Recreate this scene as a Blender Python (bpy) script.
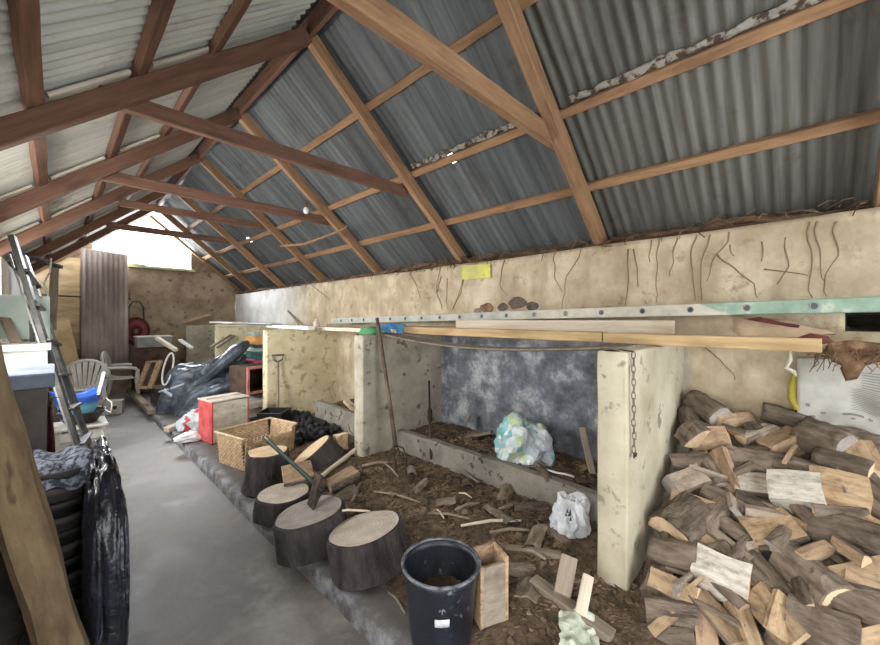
import bpy, bmesh, math, random
from mathutils import Vector, Matrix, noise

for _o in list(bpy.data.objects):
    bpy.data.objects.remove(_o)
SC = bpy.context.scene
COL = SC.collection
R = random.Random(7)

# ------------------------------------------------------------------ camera
CAM_H, FPX, CX, HY = 1.55, 375.0, 440.0, 318.5
YAW = math.radians(45.75)
SN, CS = math.sin(YAW), math.cos(YAW)
cam_data = bpy.data.cameras.new('camera')
cam_data.sensor_width = 36.0
cam_data.lens = 36.0 * FPX / 880.0
cam_data.shift_y = -(322.5 - HY) / 880.0
cam_data.clip_start = 0.02
cam = bpy.data.objects.new('camera', cam_data)
COL.objects.link(cam)
cam.location = (0, 0, CAM_H)
cam.rotation_euler = (math.radians(90), 0, -YAW)
SC.camera = cam

# ------------------------------------------------------------------ sky, daylight, exposure
SC.view_settings.view_transform = 'Standard'
SC.view_settings.look = 'None'
SC.view_settings.gamma = 1.0
SC.view_settings.use_curve_mapping = False
SC.view_settings.exposure = 0.27
world = bpy.data.worlds.new('overcast_sky')
SC.world = world
world.use_nodes = True
_bg = world.node_tree.nodes['Background']
_bg.inputs[0].default_value = (0.90, 0.95, 1.0, 1)
_bg.inputs[1].default_value = 5.0


def area(name, loc, rot, sx, sy, power, color, spread=3.1416):
    l = bpy.data.lights.new(name, 'AREA')
    l.shape = 'RECTANGLE'
    l.size, l.size_y = sx, sy
    l.energy = power
    l.color = color
    l.spread = spread
    o = bpy.data.objects.new(name, l)
    COL.objects.link(o)
    o.location = loc
    o.rotation_euler = rot
    return o


H = math.radians(90)
# daylight of the open doorway in the left wall, where the photographer stands
area('doorway_daylight', (-0.75, 0.05, 1.30), (0, -H * 0.72, 0), 2.0, 1.3, 13, (1.0, 0.95, 0.87), spread=2.3)
# daylight of the open near end of the shed
area('shed_end_daylight', (1.4, -2.3, 1.7), (H * 0.80, 0, 0), 2.6, 2.0, 8, (1.0, 0.95, 0.88), spread=2.4)
# daylight coming in at the open gable
area('gable_daylight', (1.4, 10.75, 3.3), (-H * 0.86, 0, 0), 1.7, 1.0, 310, (0.93, 0.96, 1.0))
# fill lamps at two unseen openings added in the left wall
area('added_opening_fill', (-0.72, 5.3, 1.72), (0, -H * 0.80, 0.0), 0.85, 1.3, 70, (0.98, 0.97, 0.95))
area('added_window_fill', (-0.72, 3.2, 1.72), (0, -H * 0.80, 0.35), 0.8, 1.1, 75, (1.0, 0.97, 0.92))  # added to brighten the near faces of the middle partitions


# ------------------------------------------------------------------ helpers
def ray(px, py):
    u = (px - CX) / FPX
    v = (HY - py) / FPX
    return Vector((SN + u * CS, CS - u * SN, v))


def W(px, py, X=None, Y=None, Z=None, d=None):
    """the point of the place seen at a pixel, on a plane of the place"""
    r = ray(px, py)
    if X is not None:
        t = X / r.x
    elif Y is not None:
        t = Y / r.y
    elif Z is not None:
        t = (Z - CAM_H) / r.z
    else:
        t = d
    return Vector((r.x * t, r.y * t, CAM_H + r.z * t))


def tag(o, label=None, cat=None, group=None, kind=None):
    if label:
        o['label'] = label
    if cat:
        o['category'] = cat
    if group:
        o['group'] = group
    if kind:
        o['kind'] = kind
    return o


def empty(name, loc=(0, 0, 0), rot=(0, 0, 0)):
    o = bpy.data.objects.new(name, None)
    o.empty_display_size = 0.1
    COL.objects.link(o)
    o.location = loc
    o.rotation_euler = rot
    return o


def nz(p, s=1.0, seed=0.0):
    return noise.noise(Vector((p[0] * s + seed * 7.13, p[1] * s - seed * 3.7, p[2] * s + seed * 1.9)))


class MB:
    def __init__(self):
        self.v, self.f, self.m = [], [], []

    def add(self, vs, fs, m=0):
        b = len(self.v)
        self.v += [Vector(p) for p in vs]
        for q in fs:
            self.f.append([b + i for i in q])
            self.m.append(m)
        return self

    def box(self, c, s, rot=None, m=0):
        x, y, z = s[0] / 2, s[1] / 2, s[2] / 2
        p = [Vector(q) for q in ((-x, -y, -z), (x, -y, -z), (x, y, -z), (-x, y, -z), (-x, -y, z), (x, -y, z), (x, y, z), (-x, y, z))]
        if rot is not None:
            p = [rot @ q for q in p]
        c = Vector(c)
        return self.add([q + c for q in p], [(0, 3, 2, 1), (4, 5, 6, 7), (0, 1, 5, 4), (1, 2, 6, 5), (2, 3, 7, 6), (3, 0, 4, 7)], m)

    def bar(self, a, b, w, h, m=0, up=(0, 0, 1)):
        a, b = Vector(a), Vector(b)
        M = frame(b - a, up)
        return self.box((a + b) / 2, ((b - a).length, w, h), M, m)

    def tube(self, pts, r, n=8, m=0, caps=True):
        pts = [Vector(p) for p in pts]
        k = len(pts)
        rs = r if isinstance(r, (list, tuple)) else [r] * k
        vs, fs = [], []
        up = Vector((0.13, 0.21, 0.97))
        for i, p in enumerate(pts):
            d = (pts[min(i + 1, k - 1)] - pts[max(i - 1, 0)]).normalized()
            s = d.cross(up)
            if s.length < 0.05:
                s = d.cross(Vector((1, 0, 0)))
            s.normalize()
            t = s.cross(d)
            up = t
            for j in range(n):
                a = 2 * math.pi * j / n
                vs.append(p + (s * math.cos(a) + t * math.sin(a)) * rs[i])
        for i in range(k - 1):
            for j in range(n):
                fs.append((i * n + j, i * n + (j + 1) % n, (i + 1) * n + (j + 1) % n, (i + 1) * n + j))
        if caps:
            fs.append(tuple(range(n - 1, -1, -1)))
            fs.append(tuple(range((k - 1) * n, k * n)))
        return self.add(vs, fs, m)

    def lathe(self, prof, n=32, m=0, c=(0, 0, 0), capb=False, capt=False, wob=0.0, seed=0):
        vs, fs = [], []
        for (r, z) in prof:
            for j in range(n):
                a = 2 * math.pi * j / n
                k = 1 + wob * nz((math.cos(a) * 1.5, math.sin(a) * 1.5, z * 2), 1.0, seed)
                vs.append((c[0] + r * k * math.cos(a), c[1] + r * k * math.sin(a), c[2] + z))
        for i in range(len(prof) - 1):
            for j in range(n):
                fs.append((i * n + j, i * n + (j + 1) % n, (i + 1) * n + (j + 1) % n, (i + 1) * n + j))
        if capb:
            fs.append(tuple(range(n - 1, -1, -1)))
        if capt:
            k = (len(prof) - 1) * n
            fs.append(tuple(range(k, k + n)))
        return self.add(vs, fs, m)

    def grid(self, fn, nu, nv, m=0):
        vs = [fn(i / nu, j / nv) for i in range(nu + 1) for j in range(nv + 1)]
        fs = [(i * (nv + 1) + j, (i + 1) * (nv + 1) + j, (i + 1) * (nv + 1) + j + 1, i * (nv + 1) + j + 1) for i in range(nu) for j in range(nv)]
        return self.add(vs, fs, m)

    def warp(self, fn):
        self.v = [fn(p) for p in self.v]
        return self

    def build(self, name, mats, parent=None, smooth=False, bevel=0.0, origin=None, local=False, mw=None, thick=0.0, weld=0.0):
        if not isinstance(mats, (list, tuple)):
            mats = [mats]
        if origin is None:
            if parent is not None or local or mw is not None:
                origin = Vector((0, 0, 0))
                if parent is not None and not local:
                    origin = ORG.get(parent.name, Vector((0, 0, 0)))
            else:
                xs = [p.x for p in self.v]; ys = [p.y for p in self.v]; zs = [p.z for p in self.v]
                origin = Vector(((min(xs) + max(xs)) / 2, (min(ys) + max(ys)) / 2, min(zs)))
        me = bpy.data.meshes.new(name)
        me.from_pydata([tuple(p - origin) for p in self.v], [], self.f)
        for mm in mats:
            me.materials.append(mm)
        for p, mi in zip(me.polygons, self.m):
            p.material_index = mi
            p.use_smooth = smooth
        bm = bmesh.new()
        bm.from_mesh(me)
        if weld:
            bmesh.ops.remove_doubles(bm, verts=bm.verts, dist=weld)
        bmesh.ops.recalc_face_normals(bm, faces=bm.faces)
        if thick:
            bmesh.ops.solidify(bm, geom=bm.faces[:], thickness=thick)
        if bevel:
            es = [e for e in bm.edges if len(e.link_faces) == 2 and e.calc_face_angle() > 0.6]
            bmesh.ops.bevel(bm, geom=es, offset=bevel, segments=2, affect='EDGES', profile=0.6, clamp_overlap=True)
        bm.to_mesh(me)
        bm.free()
        me.update()
        o = bpy.data.objects.new(name, me)
        COL.objects.link(o)
        if parent is not None:
            o.parent = parent
        elif mw is not None:
            o.matrix_world = mw
        elif not local:
            o.location = origin
            ORG[o.name] = Vector(origin)
        return o


ORG = {}


def root(name, loc, label=None, cat=None, group=None, kind=None):
    """Empty at a thing's base; its parts are written in world coordinates"""
    o = empty(name, loc)
    ORG[o.name] = Vector(loc)
    return tag(o, label, cat, group, kind)


def frame(d, up=(0, 0, 1)):
    x = Vector(d).normalized()
    up = Vector(up)
    y = up.cross(x)
    if y.length < 1e-3:
        y = Vector((0, 1, 0)).cross(x)
    y.normalize()
    z = x.cross(y)
    return Matrix((x, y, z)).transposed()


def placed(rot3, loc):
    m = rot3.to_4x4()
    m.translation = Vector(loc)
    return m


# ------------------------------------------------------------------ materials
def _new(name):
    m = bpy.data.materials.new(name)
    m.use_nodes = True
    nt = m.node_tree
    return m, nt, nt.nodes['Principled BSDF'], nt.nodes, nt.links


def ramp(N, L, src, stops):
    r = N.new('ShaderNodeValToRGB')
    e = r.color_ramp.elements
    while len(e) < len(stops):
        e.new(0.5)
    for i, (p, c) in enumerate(stops):
        e[i].position = p
        e[i].color = (c[0], c[1], c[2], 1)
    L.new(src, r.inputs[0])
    return r.outputs[0]


def noise_node(N, L, vec, scale, detail=5.0, rough=0.6, dist=0.0):
    n = N.new('ShaderNodeTexNoise')
    n.inputs['Scale'].default_value = scale
    n.inputs['Detail'].default_value = detail
    n.inputs['Roughness'].default_value = rough
    n.inputs['Distortion'].default_value = dist
    L.new(vec, n.inputs['Vector'])
    return n.outputs['Fac']


def coords(N, L, scale=(1, 1, 1), jitter=True, geo=False):
    tc = N.new('ShaderNodeTexCoord')
    mp = N.new('ShaderNodeMapping')
    mp.inputs['Scale'].default_value = scale
    if geo:
        g = N.new('ShaderNodeNewGeometry')
        L.new(g.outputs['Position'], mp.inputs['Vector'])
    else:
        L.new(tc.outputs['Object'], mp.inputs['Vector'])
    if jitter and not geo:
        oi = N.new('ShaderNodeObjectInfo')
        mu = N.new('ShaderNodeVectorMath'); mu.operation = 'SCALE'
        mu.inputs[0].default_value = (37, 17, 53)
        L.new(oi.outputs['Random'], mu.inputs['Scale'])
        L.new(mu.outputs[0], mp.inputs['Location'])
    return mp.outputs[0]


def mix(N, L, fac, a, b, mode='MIX'):
    n = N.new('ShaderNodeMix')
    n.data_type = 'RGBA'
    n.blend_type = mode
    for sock, val in ((n.inputs[0], fac), (n.inputs[6], a), (n.inputs[7], b)):
        if isinstance(val, (float, int)):
            sock.default_value = val
        elif isinstance(val, (tuple, list)):
            sock.default_value = (val[0], val[1], val[2], 1)
        else:
            L.new(val, sock)
    return n.outputs[2]


def bump(N, L, b, h, strength, dist=0.01):
    n = N.new('ShaderNodeBump')
    n.inputs['Strength'].default_value = strength
    n.inputs['Distance'].default_value = dist
    L.new(h, n.inputs['Height'])
    L.new(n.outputs[0], b.inputs['Normal'])


def vary(N, L, col, amt):
    oi = N.new('ShaderNodeObjectInfo')
    hs = N.new('ShaderNodeHueSaturation')
    mr = N.new('ShaderNodeMapRange')
    mr.inputs['To Min'].default_value = 1 - amt
    mr.inputs['To Max'].default_value = 1 + amt
    L.new(oi.outputs['Random'], mr.inputs['Value'])
    L.new(mr.outputs[0], hs.inputs['Value'])
    L.new(col, hs.inputs['Color'])
    return hs.outputs[0]


def m_noise(name, c1, c2, scale=8, rough=0.85, bmp=0.4, bscale=None, stretch=(1, 1, 1), lo=0.35, hi=0.65, var=0.0, spec=0.3, spot=None, metal=0.0, geo=False, bdist=0.01):
    m, nt, b, N, L = _new(name)
    v = coords(N, L, stretch, geo=geo)
    f = noise_node(N, L, v, scale, 6)
    col = ramp(N, L, f, [(lo, c1), (hi, c2)])
    if spot:
        f2 = noise_node(N, L, v, spot[1], 4, 0.65)
        fr = ramp(N, L, f2, [(spot[2], (0, 0, 0)), (spot[2] + 0.07, (1, 1, 1))])
        col = mix(N, L, fr, col, spot[0])
    if var:
        col = vary(N, L, col, var)
    L.new(col, b.inputs['Base Color'])
    b.inputs['Roughness'].default_value = rough
    b.inputs['Specular IOR Level'].default_value = spec
    b.inputs['Metallic'].default_value = metal
    if bmp:
        fb = noise_node(N, L, v, bscale or scale * 4, 5, 0.65)
        bump(N, L, b, fb, bmp, bdist)
    return m


def m_wood(name, c1, c2, dark, grain=1.0, rough=0.8, var=0.15, dirt=0.0):
    """grain along the object's own X axis"""
    m, nt, b, N, L = _new(name)
    v = coords(N, L, (1.2 * grain, 14 * grain, 14 * grain))
    f = noise_node(N, L, v, 2.2, 6, 0.65, 0.4)
    col = ramp(N, L, f, [(0.3, c1), (0.7, c2)])
    v2 = coords(N, L, (1.0, 3.5, 3.5))
    f2 = noise_node(N, L, v2, 2.0 * grain, 3, 0.6)
    fr = ramp(N, L, f2, [(0.56, (0, 0, 0)), (0.75, (0.8, 0.8, 0.8))])
    col = mix(N, L, fr, col, dark)
    if dirt:
        v3 = coords(N, L, (1, 1.6, 1.6))
        f3 = noise_node(N, L, v3, 17, 6, 0.7)
        fr3 = ramp(N, L, f3, [(0.46, (0, 0, 0)), (0.68, (dirt, dirt, dirt))])
        col = mix(N, L, fr3, col, [x * 0.55 for x in dark])
    if var:
        col = vary(N, L, col, var)
    L.new(col, b.inputs['Base Color'])
    b.inputs['Roughness'].default_value = rough
    b.inputs['Specular IOR Level'].default_value = 0.25
    bump(N, L, b, f, 0.6 if dirt else 0.35, 0.010 if dirt else 0.006)
    return m


def m_flat(name, c, rough=0.6, spec=0.4, metal=0.0):
    return m_noise(name, [x * 0.86 for x in c], [min(1, x * 1.1) for x in c], 14, rough, 0.12, 60, spec=spec, metal=metal)


def m_endgrain(name, c1, c2, dark):
    m, nt, b, N, L = _new(name)
    v = coords(N, L, (1, 1, 1), jitter=False)
    w = N.new('ShaderNodeTexWave')
    w.wave_type = 'RINGS'
    w.rings_direction = 'Z'
    w.inputs['Scale'].default_value = 14
    w.inputs['Distortion'].default_value = 2.5
    w.inputs['Detail'].default_value = 3
    L.new(v, w.inputs['Vector'])
    f = noise_node(N, L, v, 9, 5)
    col = ramp(N, L, f, [(0.3, c1), (0.72, c2)])
    fr = ramp(N, L, w.outputs['Fac'], [(0.0, (0.22, 0.22, 0.22)), (0.35, (0, 0, 0))])
    col = mix(N, L, fr, col, dark)
    col = vary(N, L, col, 0.18)
    L.new(col, b.inputs['Base Color'])
    b.inputs['Roughness'].default_value = 0.85
    b.inputs['Specular IOR Level'].default_value = 0.2
    bump(N, L, b, w.outputs['Fac'], 0.15, 0.004)
    return m


MT = {}
MT['rafter'] = m_wood('rafter_wood', (0.17, 0.092, 0.050), (0.34, 0.20, 0.105), (0.095, 0.05, 0.032))
MT['shaded_rafter'] = m_wood('shaded_rafter_wood', (0.10, 0.05, 0.034), (0.19, 0.10, 0.066), (0.05, 0.028, 0.022))  # rafter wood again, with the shade on it put into a darker colour
MT['batten'] = m_wood('pale_batten_wood', (0.34, 0.31, 0.25), (0.55, 0.50, 0.42), (0.22, 0.18, 0.13))
MT['plank'] = m_wood('new_plank_wood', (0.36, 0.235, 0.115), (0.58, 0.42, 0.23), (0.22, 0.13, 0.065), 0.8)
MT['grey_plank'] = m_wood('grey_plank_wood', (0.20, 0.16, 0.12), (0.34, 0.28, 0.22), (0.12, 0.09, 0.07))
MT['pale_plank'] = m_wood('pale_plank_wood', (0.50, 0.42, 0.31), (0.72, 0.64, 0.52), (0.38, 0.26, 0.15), 0.8)
MT['bark'] = m_noise('bark', (0.085, 0.064, 0.049), (0.31, 0.245, 0.19), 14, 0.95, 1.0, 30, (0.5, 1.6, 1.6), 0.3, 0.72, 0.3, 0.15, bdist=0.02)
MT['dark_bark'] = m_noise('dark_stump_bark', (0.022, 0.019, 0.019), (0.10, 0.085, 0.08), 10, 0.9, 1.0, 22, (1.5, 1.5, 0.5), 0.3, 0.75, 0.2, 0.25, bdist=0.02)
MT['split'] = m_wood('split_wood', (0.30, 0.20, 0.115), (0.50, 0.365, 0.225), (0.20, 0.12, 0.068), 1.3, var=0.22, dirt=0.7)
MT['split_grey'] = m_wood('weathered_split_wood', (0.25, 0.20, 0.155), (0.42, 0.35, 0.27), (0.16, 0.12, 0.09), 1.3, var=0.22, dirt=0.7)
MT['split_white'] = m_wood('whitish_split_wood', (0.52, 0.46, 0.39), (0.74, 0.69, 0.62), (0.30, 0.23, 0.17), 1.3, var=0.05, dirt=0.7)
MT['split_orange'] = m_wood('orange_split_wood', (0.34, 0.225, 0.14), (0.50, 0.36, 0.235), (0.23, 0.135, 0.08), 1.3, var=0.1, dirt=0.7)
MT['endgrain'] = m_endgrain('cut_stump_face', (0.42, 0.36, 0.30), (0.66, 0.58, 0.50), (0.25, 0.20, 0.16))
MT['endgrain_tan'] = m_endgrain('fresh_cut_face', (0.52, 0.37, 0.22), (0.74, 0.57, 0.39), (0.36, 0.22, 0.11))
MT['endgrain_grey'] = m_endgrain('grey_cut_face', (0.24, 0.21, 0.185), (0.40, 0.36, 0.325), (0.15, 0.12, 0.10))
MT['black'] = m_flat('black_plastic', (0.012, 0.012, 0.014), 0.35, 0.5)
MT['iron'] = m_noise('rusty_iron', (0.03, 0.024, 0.02), (0.11, 0.07, 0.05), 20, 0.7, 0.5, metal=0.3)
MT['steel'] = m_flat('dull_steel', (0.22, 0.22, 0.22), 0.5, 0.5, 0.7)
MT['white_plastic'] = m_noise('white_plastic', (0.62, 0.60, 0.55), (0.80, 0.79, 0.75), 5, 0.45, 0.05, 30)
MT['wire'] = m_flat('white_cord', (0.75, 0.73, 0.68), 0.5)
# ------------------------------------------------------------------ the shed: roof planes and walls
XW, XL = 3.15, -0.39          # inner faces of the right and left walls
XR = 1.38                     # ridge
SL = 0.842                    # slope of the roof
ZE = 2.19
TH = math.atan(SL)
Y0, Y1 = -2.2, 10.2


def zr(X):                    # underside of the rafters
    return ZE + SL * (XW - X) if X >= XR else ZE + SL * (X - XL)


def on_roof(px, py, side, off=0.0):
    r = ray(px, py)
    k = off / math.cos(TH)
    if side > 0:
        t = (ZE + k + SL * XW - CAM_H) / (r.z + SL * r.x)
    else:
        t = (ZE + k - SL * XL - CAM_H) / (r.z - SL * r.x)
    return Vector((r.x * t, r.y * t, CAM_H + r.z * t))


def m_plaster():
    m, nt, b, N, L = _new('cream_limewash')
    g = N.new('ShaderNodeNewGeometry')
    sep = N.new('ShaderNodeSeparateXYZ'); L.new(g.outputs['Position'], sep.inputs[0])
    v = g.outputs['Position']
    f = noise_node(N, L, v, 2.2, 7, 0.65)
    col = ramp(N, L, f, [(0.32, (0.30, 0.235, 0.15)), (0.5, (0.44, 0.36, 0.245)), (0.66, (0.58, 0.50, 0.37))])
    # brown flaked patches
    f2 = noise_node(N, L, v, 6.5, 8, 0.72)
    fr = ramp(N, L, f2, [(0.57, (0, 0, 0)), (0.67, (0.75, 0.75, 0.75))])
    col = mix(N, L, fr, col, (0.22, 0.145, 0.085))
    # dirt runs down from the wall top
    mp = N.new('ShaderNodeMapping'); mp.inputs['Scale'].default_value = (3, 4.5, 1.6); L.new(v, mp.inputs['Vector'])
    f3 = noise_node(N, L, mp.outputs[0], 1.6, 5, 0.6)
    fr3 = ramp(N, L, f3, [(0.47, (0, 0, 0)), (0.66, (0.5, 0.5, 0.5))])
    col = mix(N, L, fr3, col, (0.26, 0.20, 0.135))
    # blue-grey old wash low down in the middle stall
    def rng(sock, a, bb):
        n = N.new('ShaderNodeMapRange'); n.inputs['From Min'].default_value = a; n.inputs['From Max'].default_value = bb
        L.new(sock, n.inputs['Value']); return n.outputs[0]
    def mul(x, y):
        n = N.new('ShaderNodeMath'); n.operation = 'MULTIPLY'; L.new(x, n.inputs[0]); L.new(y, n.inputs[1]); return n.outputs[0]
    low = rng(sep.outputs['Z'], 1.46, 1.30)
    ya = rng(sep.outputs['Y'], 0.55, 0.75)
    yb = rng(sep.outputs['Y'], 3.30, 3.05)
    xa = rng(sep.outputs['X'], 2.15, 2.95)
    k = mul(mul(low, ya), mul(yb, xa))
    fb = noise_node(N, L, v, 3.3, 7, 0.72)
    blue = ramp(N, L, fb, [(0.36, (0.085, 0.09, 0.10)), (0.50, (0.17, 0.185, 0.215)), (0.64, (0.46, 0.47, 0.49))])
    col = mix(N, L, k, col, blue)
    # cool whitewash at the far end of the right wall
    kk = rng(sep.outputs['Y'], 6.2, 7.6)
    fw = ramp(N, L, f, [(0.3, (0.42, 0.40, 0.36)), (0.7, (0.66, 0.66, 0.66))])
    col = mix(N, L, kk, col, fw)
    L.new(col, b.inputs['Base Color'])
    b.inputs['Roughness'].default_value = 0.95
    b.inputs['Specular IOR Level'].default_value = 0.15
    bump(N, L, b, f2, 0.5, 0.012)
    return m


def m_concrete_floor():
    m, nt, b, N, L = _new('worn_concrete')
    g = N.new('ShaderNodeNewGeometry'); v = g.outputs['Position']
    f = noise_node(N, L, v, 1.7, 8, 0.68, 0.5)
    col = ramp(N, L, f, [(0.30, (0.105, 0.095, 0.086)), (0.50, (0.19, 0.172, 0.158)), (0.66, (0.34, 0.32, 0.30))])
    f2 = noise_node(N, L, v, 14, 5, 0.7)
    fr = ramp(N, L, f2, [(0.66, (0, 0, 0)), (0.74, (0.6, 0.6, 0.6))])
    col = mix(N, L, fr, col, (0.075, 0.065, 0.06))
    L.new(col, b.inputs['Base Color'])
    rr = ramp(N, L, f, [(0.3, (0.46, 0.46, 0.46)), (0.7, (0.72, 0.72, 0.72))])
    L.new(rr, b.inputs['Roughness'])
    b.inputs['Specular IOR Level'].default_value = 0.4
    bump(N, L, b, f2, 0.3, 0.006)
    return m


def m_sheet(name, cols, rust, streak, metal=0.25, rough=0.6, old=None):
    m, nt, b, N, L = _new(name)
    g = N.new('ShaderNodeNewGeometry'); v = g.outputs['Position']
    sep = N.new('ShaderNodeSeparateXYZ'); L.new(v, sep.inputs[0])
    mp = N.new('ShaderNodeMapping'); mp.inputs['Scale'].default_value = (0.5, 9, 0.5); L.new(v, mp.inputs['Vector'])
    f = noise_node(N, L, mp.outputs[0], 1.3, 6, 0.6)
    col = ramp(N, L, f, [(0.32, cols[0]), (0.68, cols[1])])
    f2 = noise_node(N, L, v, 3.0, 7, 0.7)
    fr = ramp(N, L, f2, [(0.55, (0, 0, 0)), (0.70, (rust[3],) * 3)])
    col = mix(N, L, fr, col, rust[:3])
    d = N.new('ShaderNodeMath'); d.operation = 'DIVIDE'; d.inputs[1].default_value = 0.66; L.new(sep.outputs['Y'], d.inputs[0])
    if old:                                           # the bay nearest the camera has older, browner sheets
        st = N.new('ShaderNodeMath'); st.operation = 'LESS_THAN'; st.inputs[1].default_value = 1.25; L.new(sep.outputs['Y'], st.inputs[0])
        fo = noise_node(N, L, mp.outputs[0], 2.6, 6, 0.65)
        oc = ramp(N, L, fo, [(0.34, old[0]), (0.66, old[1])])
        oc = mix(N, L, fr, oc, old[2])
        col = mix(N, L, st.outputs[0], col, oc)
    fl = N.new('ShaderNodeMath'); fl.operation = 'FLOOR'; L.new(d.outputs[0], fl.inputs[0])
    wn = N.new('ShaderNodeTexWhiteNoise'); wn.noise_dimensions = '1D'; L.new(fl.outputs[0], wn.inputs['W'])
    mr = N.new('ShaderNodeMapRange'); mr.inputs['To Min'].default_value = 1 - streak; mr.inputs['To Max'].default_value = 1 + streak
    L.new(wn.outputs['Value'], mr.inputs['Value'])
    hs = N.new('ShaderNodeHueSaturation'); L.new(mr.outputs[0], hs.inputs['Value']); L.new(col, hs.inputs['Color'])
    L.new(hs.outputs[0], b.inputs['Base Color'])
    b.inputs['Metallic'].default_value = metal
    b.inputs['Roughness'].default_value = rough
    return m


MT['plaster'] = m_plaster()
MT['floor'] = m_concrete_floor()
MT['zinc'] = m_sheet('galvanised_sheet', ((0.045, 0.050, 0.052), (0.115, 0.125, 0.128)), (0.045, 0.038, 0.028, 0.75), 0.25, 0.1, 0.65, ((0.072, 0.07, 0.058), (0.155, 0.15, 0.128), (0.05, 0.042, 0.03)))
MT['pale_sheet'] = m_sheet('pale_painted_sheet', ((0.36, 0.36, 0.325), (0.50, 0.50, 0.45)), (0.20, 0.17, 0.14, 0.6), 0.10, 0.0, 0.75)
MT['stone'] = m_noise('rough_brown_render', (0.22, 0.165, 0.115), (0.40, 0.32, 0.235), 3.2, 0.95, 0.7, 14, (1, 1, 1), 0.35, 0.66, geo=True, spot=((0.15, 0.11, 0.08), 6.0, 0.60))
MT['brick'] = m_noise('old_brick_gable', (0.16, 0.115, 0.085), (0.30, 0.225, 0.17), 9, 0.95, 0.7, 20, geo=True)
MT['concrete'] = m_noise('partition_concrete', (0.33, 0.285, 0.195), (0.55, 0.50, 0.385), 2.6, 0.93, 0.5, 24, (1, 1, 1), 0.3, 0.68, geo=True, spot=((0.25, 0.215, 0.16), 9.0, 0.60))
MT['yellow_concrete'] = m_noise('yellowed_partition_limewash', (0.56, 0.49, 0.31), (0.76, 0.70, 0.49), 3.4, 0.93, 0.4, 24, (1, 1, 1), 0.3, 0.68, geo=True, spot=((0.46, 0.36, 0.22), 8.0, 0.55))
MT['grey_concrete'] = m_noise('grey_partition_render', (0.30, 0.27, 0.21), (0.54, 0.49, 0.40), 4.0, 0.93, 0.5, 24, (1, 1, 1), 0.3, 0.68, geo=True, spot=((0.16, 0.14, 0.11), 9.0, 0.585))
def m_kerb():
    m, nt, b, N, L = _new('damp_kerb_concrete')
    g = N.new('ShaderNodeNewGeometry'); v = g.outputs['Position']
    sep = N.new('ShaderNodeSeparateXYZ'); L.new(v, sep.inputs[0])
    f = noise_node(N, L, v, 3.5, 6)
    col = ramp(N, L, f, [(0.3, (0.065, 0.06, 0.058)), (0.7, (0.17, 0.155, 0.148))])
    # the arris is worn pale by feet and barrows
    mr = N.new('ShaderNodeMapRange'); mr.inputs['From Min'].default_value = 1.13; mr.inputs['From Max'].default_value = 1.06
    L.new(sep.outputs['X'], mr.inputs['Value'])
    f2 = noise_node(N, L, v, 7, 6, 0.7)
    fr = ramp(N, L, f2, [(0.44, (0, 0, 0)), (0.60, (0.6, 0.6, 0.6))])
    mu = N.new('ShaderNodeMath'); mu.operation = 'MULTIPLY'; L.new(mr.outputs[0], mu.inputs[0]); L.new(fr, mu.inputs[1])
    col = mix(N, L, mu.outputs[0], col, (0.34, 0.36, 0.40))
    L.new(col, b.inputs['Base Color'])
    b.inputs['Roughness'].default_value = 0.75
    bump(N, L, b, f2, 0.4, 0.008)
    return m


MT['kerb'] = m_kerb()


def roof_sheet(side, mat, name):
    mb = MB()
    off = 0.155
    slen = (XW + 0.26 - XR) / math.cos(TH)
    per = 0.076
    ye = Y1 + 0.25 if side > 0 else 9.72
    ny = int((ye - Y0 + 0.3) / per * 6)
    ns = 26
    n = Vector((side * math.sin(TH), 0, math.cos(TH)))
    base = Vector((XR, 0, zr(XR)))
    dn = Vector((side * math.cos(TH), 0, -math.sin(TH)))

    def fn(u, v):
        y = Y0 - 0.3 + u * (ye - Y0 + 0.3)
        a = (0.011 if (y < 1.25 or side < 0) else 0.0065) * math.sin(2 * math.pi * y / per)
        fr = (y / 0.66) % 1.0
        lift = 0.006 * (1 - fr) + 0.008 * nz((y, v * 2, 0), 1.3, side)
        p = base + dn * (v * slen) + n * (off + a + lift)
        p.y = y
        return p
    mb.grid(fn, ny, ns)
    return mb, mat, name


holes = [on_roof(743, 222, 1, 0.155), on_roof(453, 160, 1, 0.155), on_roof(249, 239, 1, 0.155)]
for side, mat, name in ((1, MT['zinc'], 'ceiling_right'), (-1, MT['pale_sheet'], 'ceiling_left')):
    mb, mat, name = roof_sheet(side, mat, name)
    keep_f, keep_m = [], []
    for f, mi in zip(mb.f, mb.m):
        c = sum((mb.v[i] for i in f), Vector()) / len(f)
        if side > 0 and any((c - h).length < rr for h, rr in zip(holes, (0.042, 0.036, 0.055))):
            continue
        keep_f.append(f); keep_m.append(mi)
    mb.f, mb.m = keep_f, keep_m
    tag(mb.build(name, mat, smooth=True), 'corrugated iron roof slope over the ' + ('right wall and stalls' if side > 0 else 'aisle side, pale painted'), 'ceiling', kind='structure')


def wall_box(name, a, b, mat, n=1, kind='structure', label=None, cat=None):
    a, b = Vector(a), Vector(b)
    mb = MB().box((a + b) / 2, b - a)
    return tag(mb.build(name, mat), label, cat, kind=kind)


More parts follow.
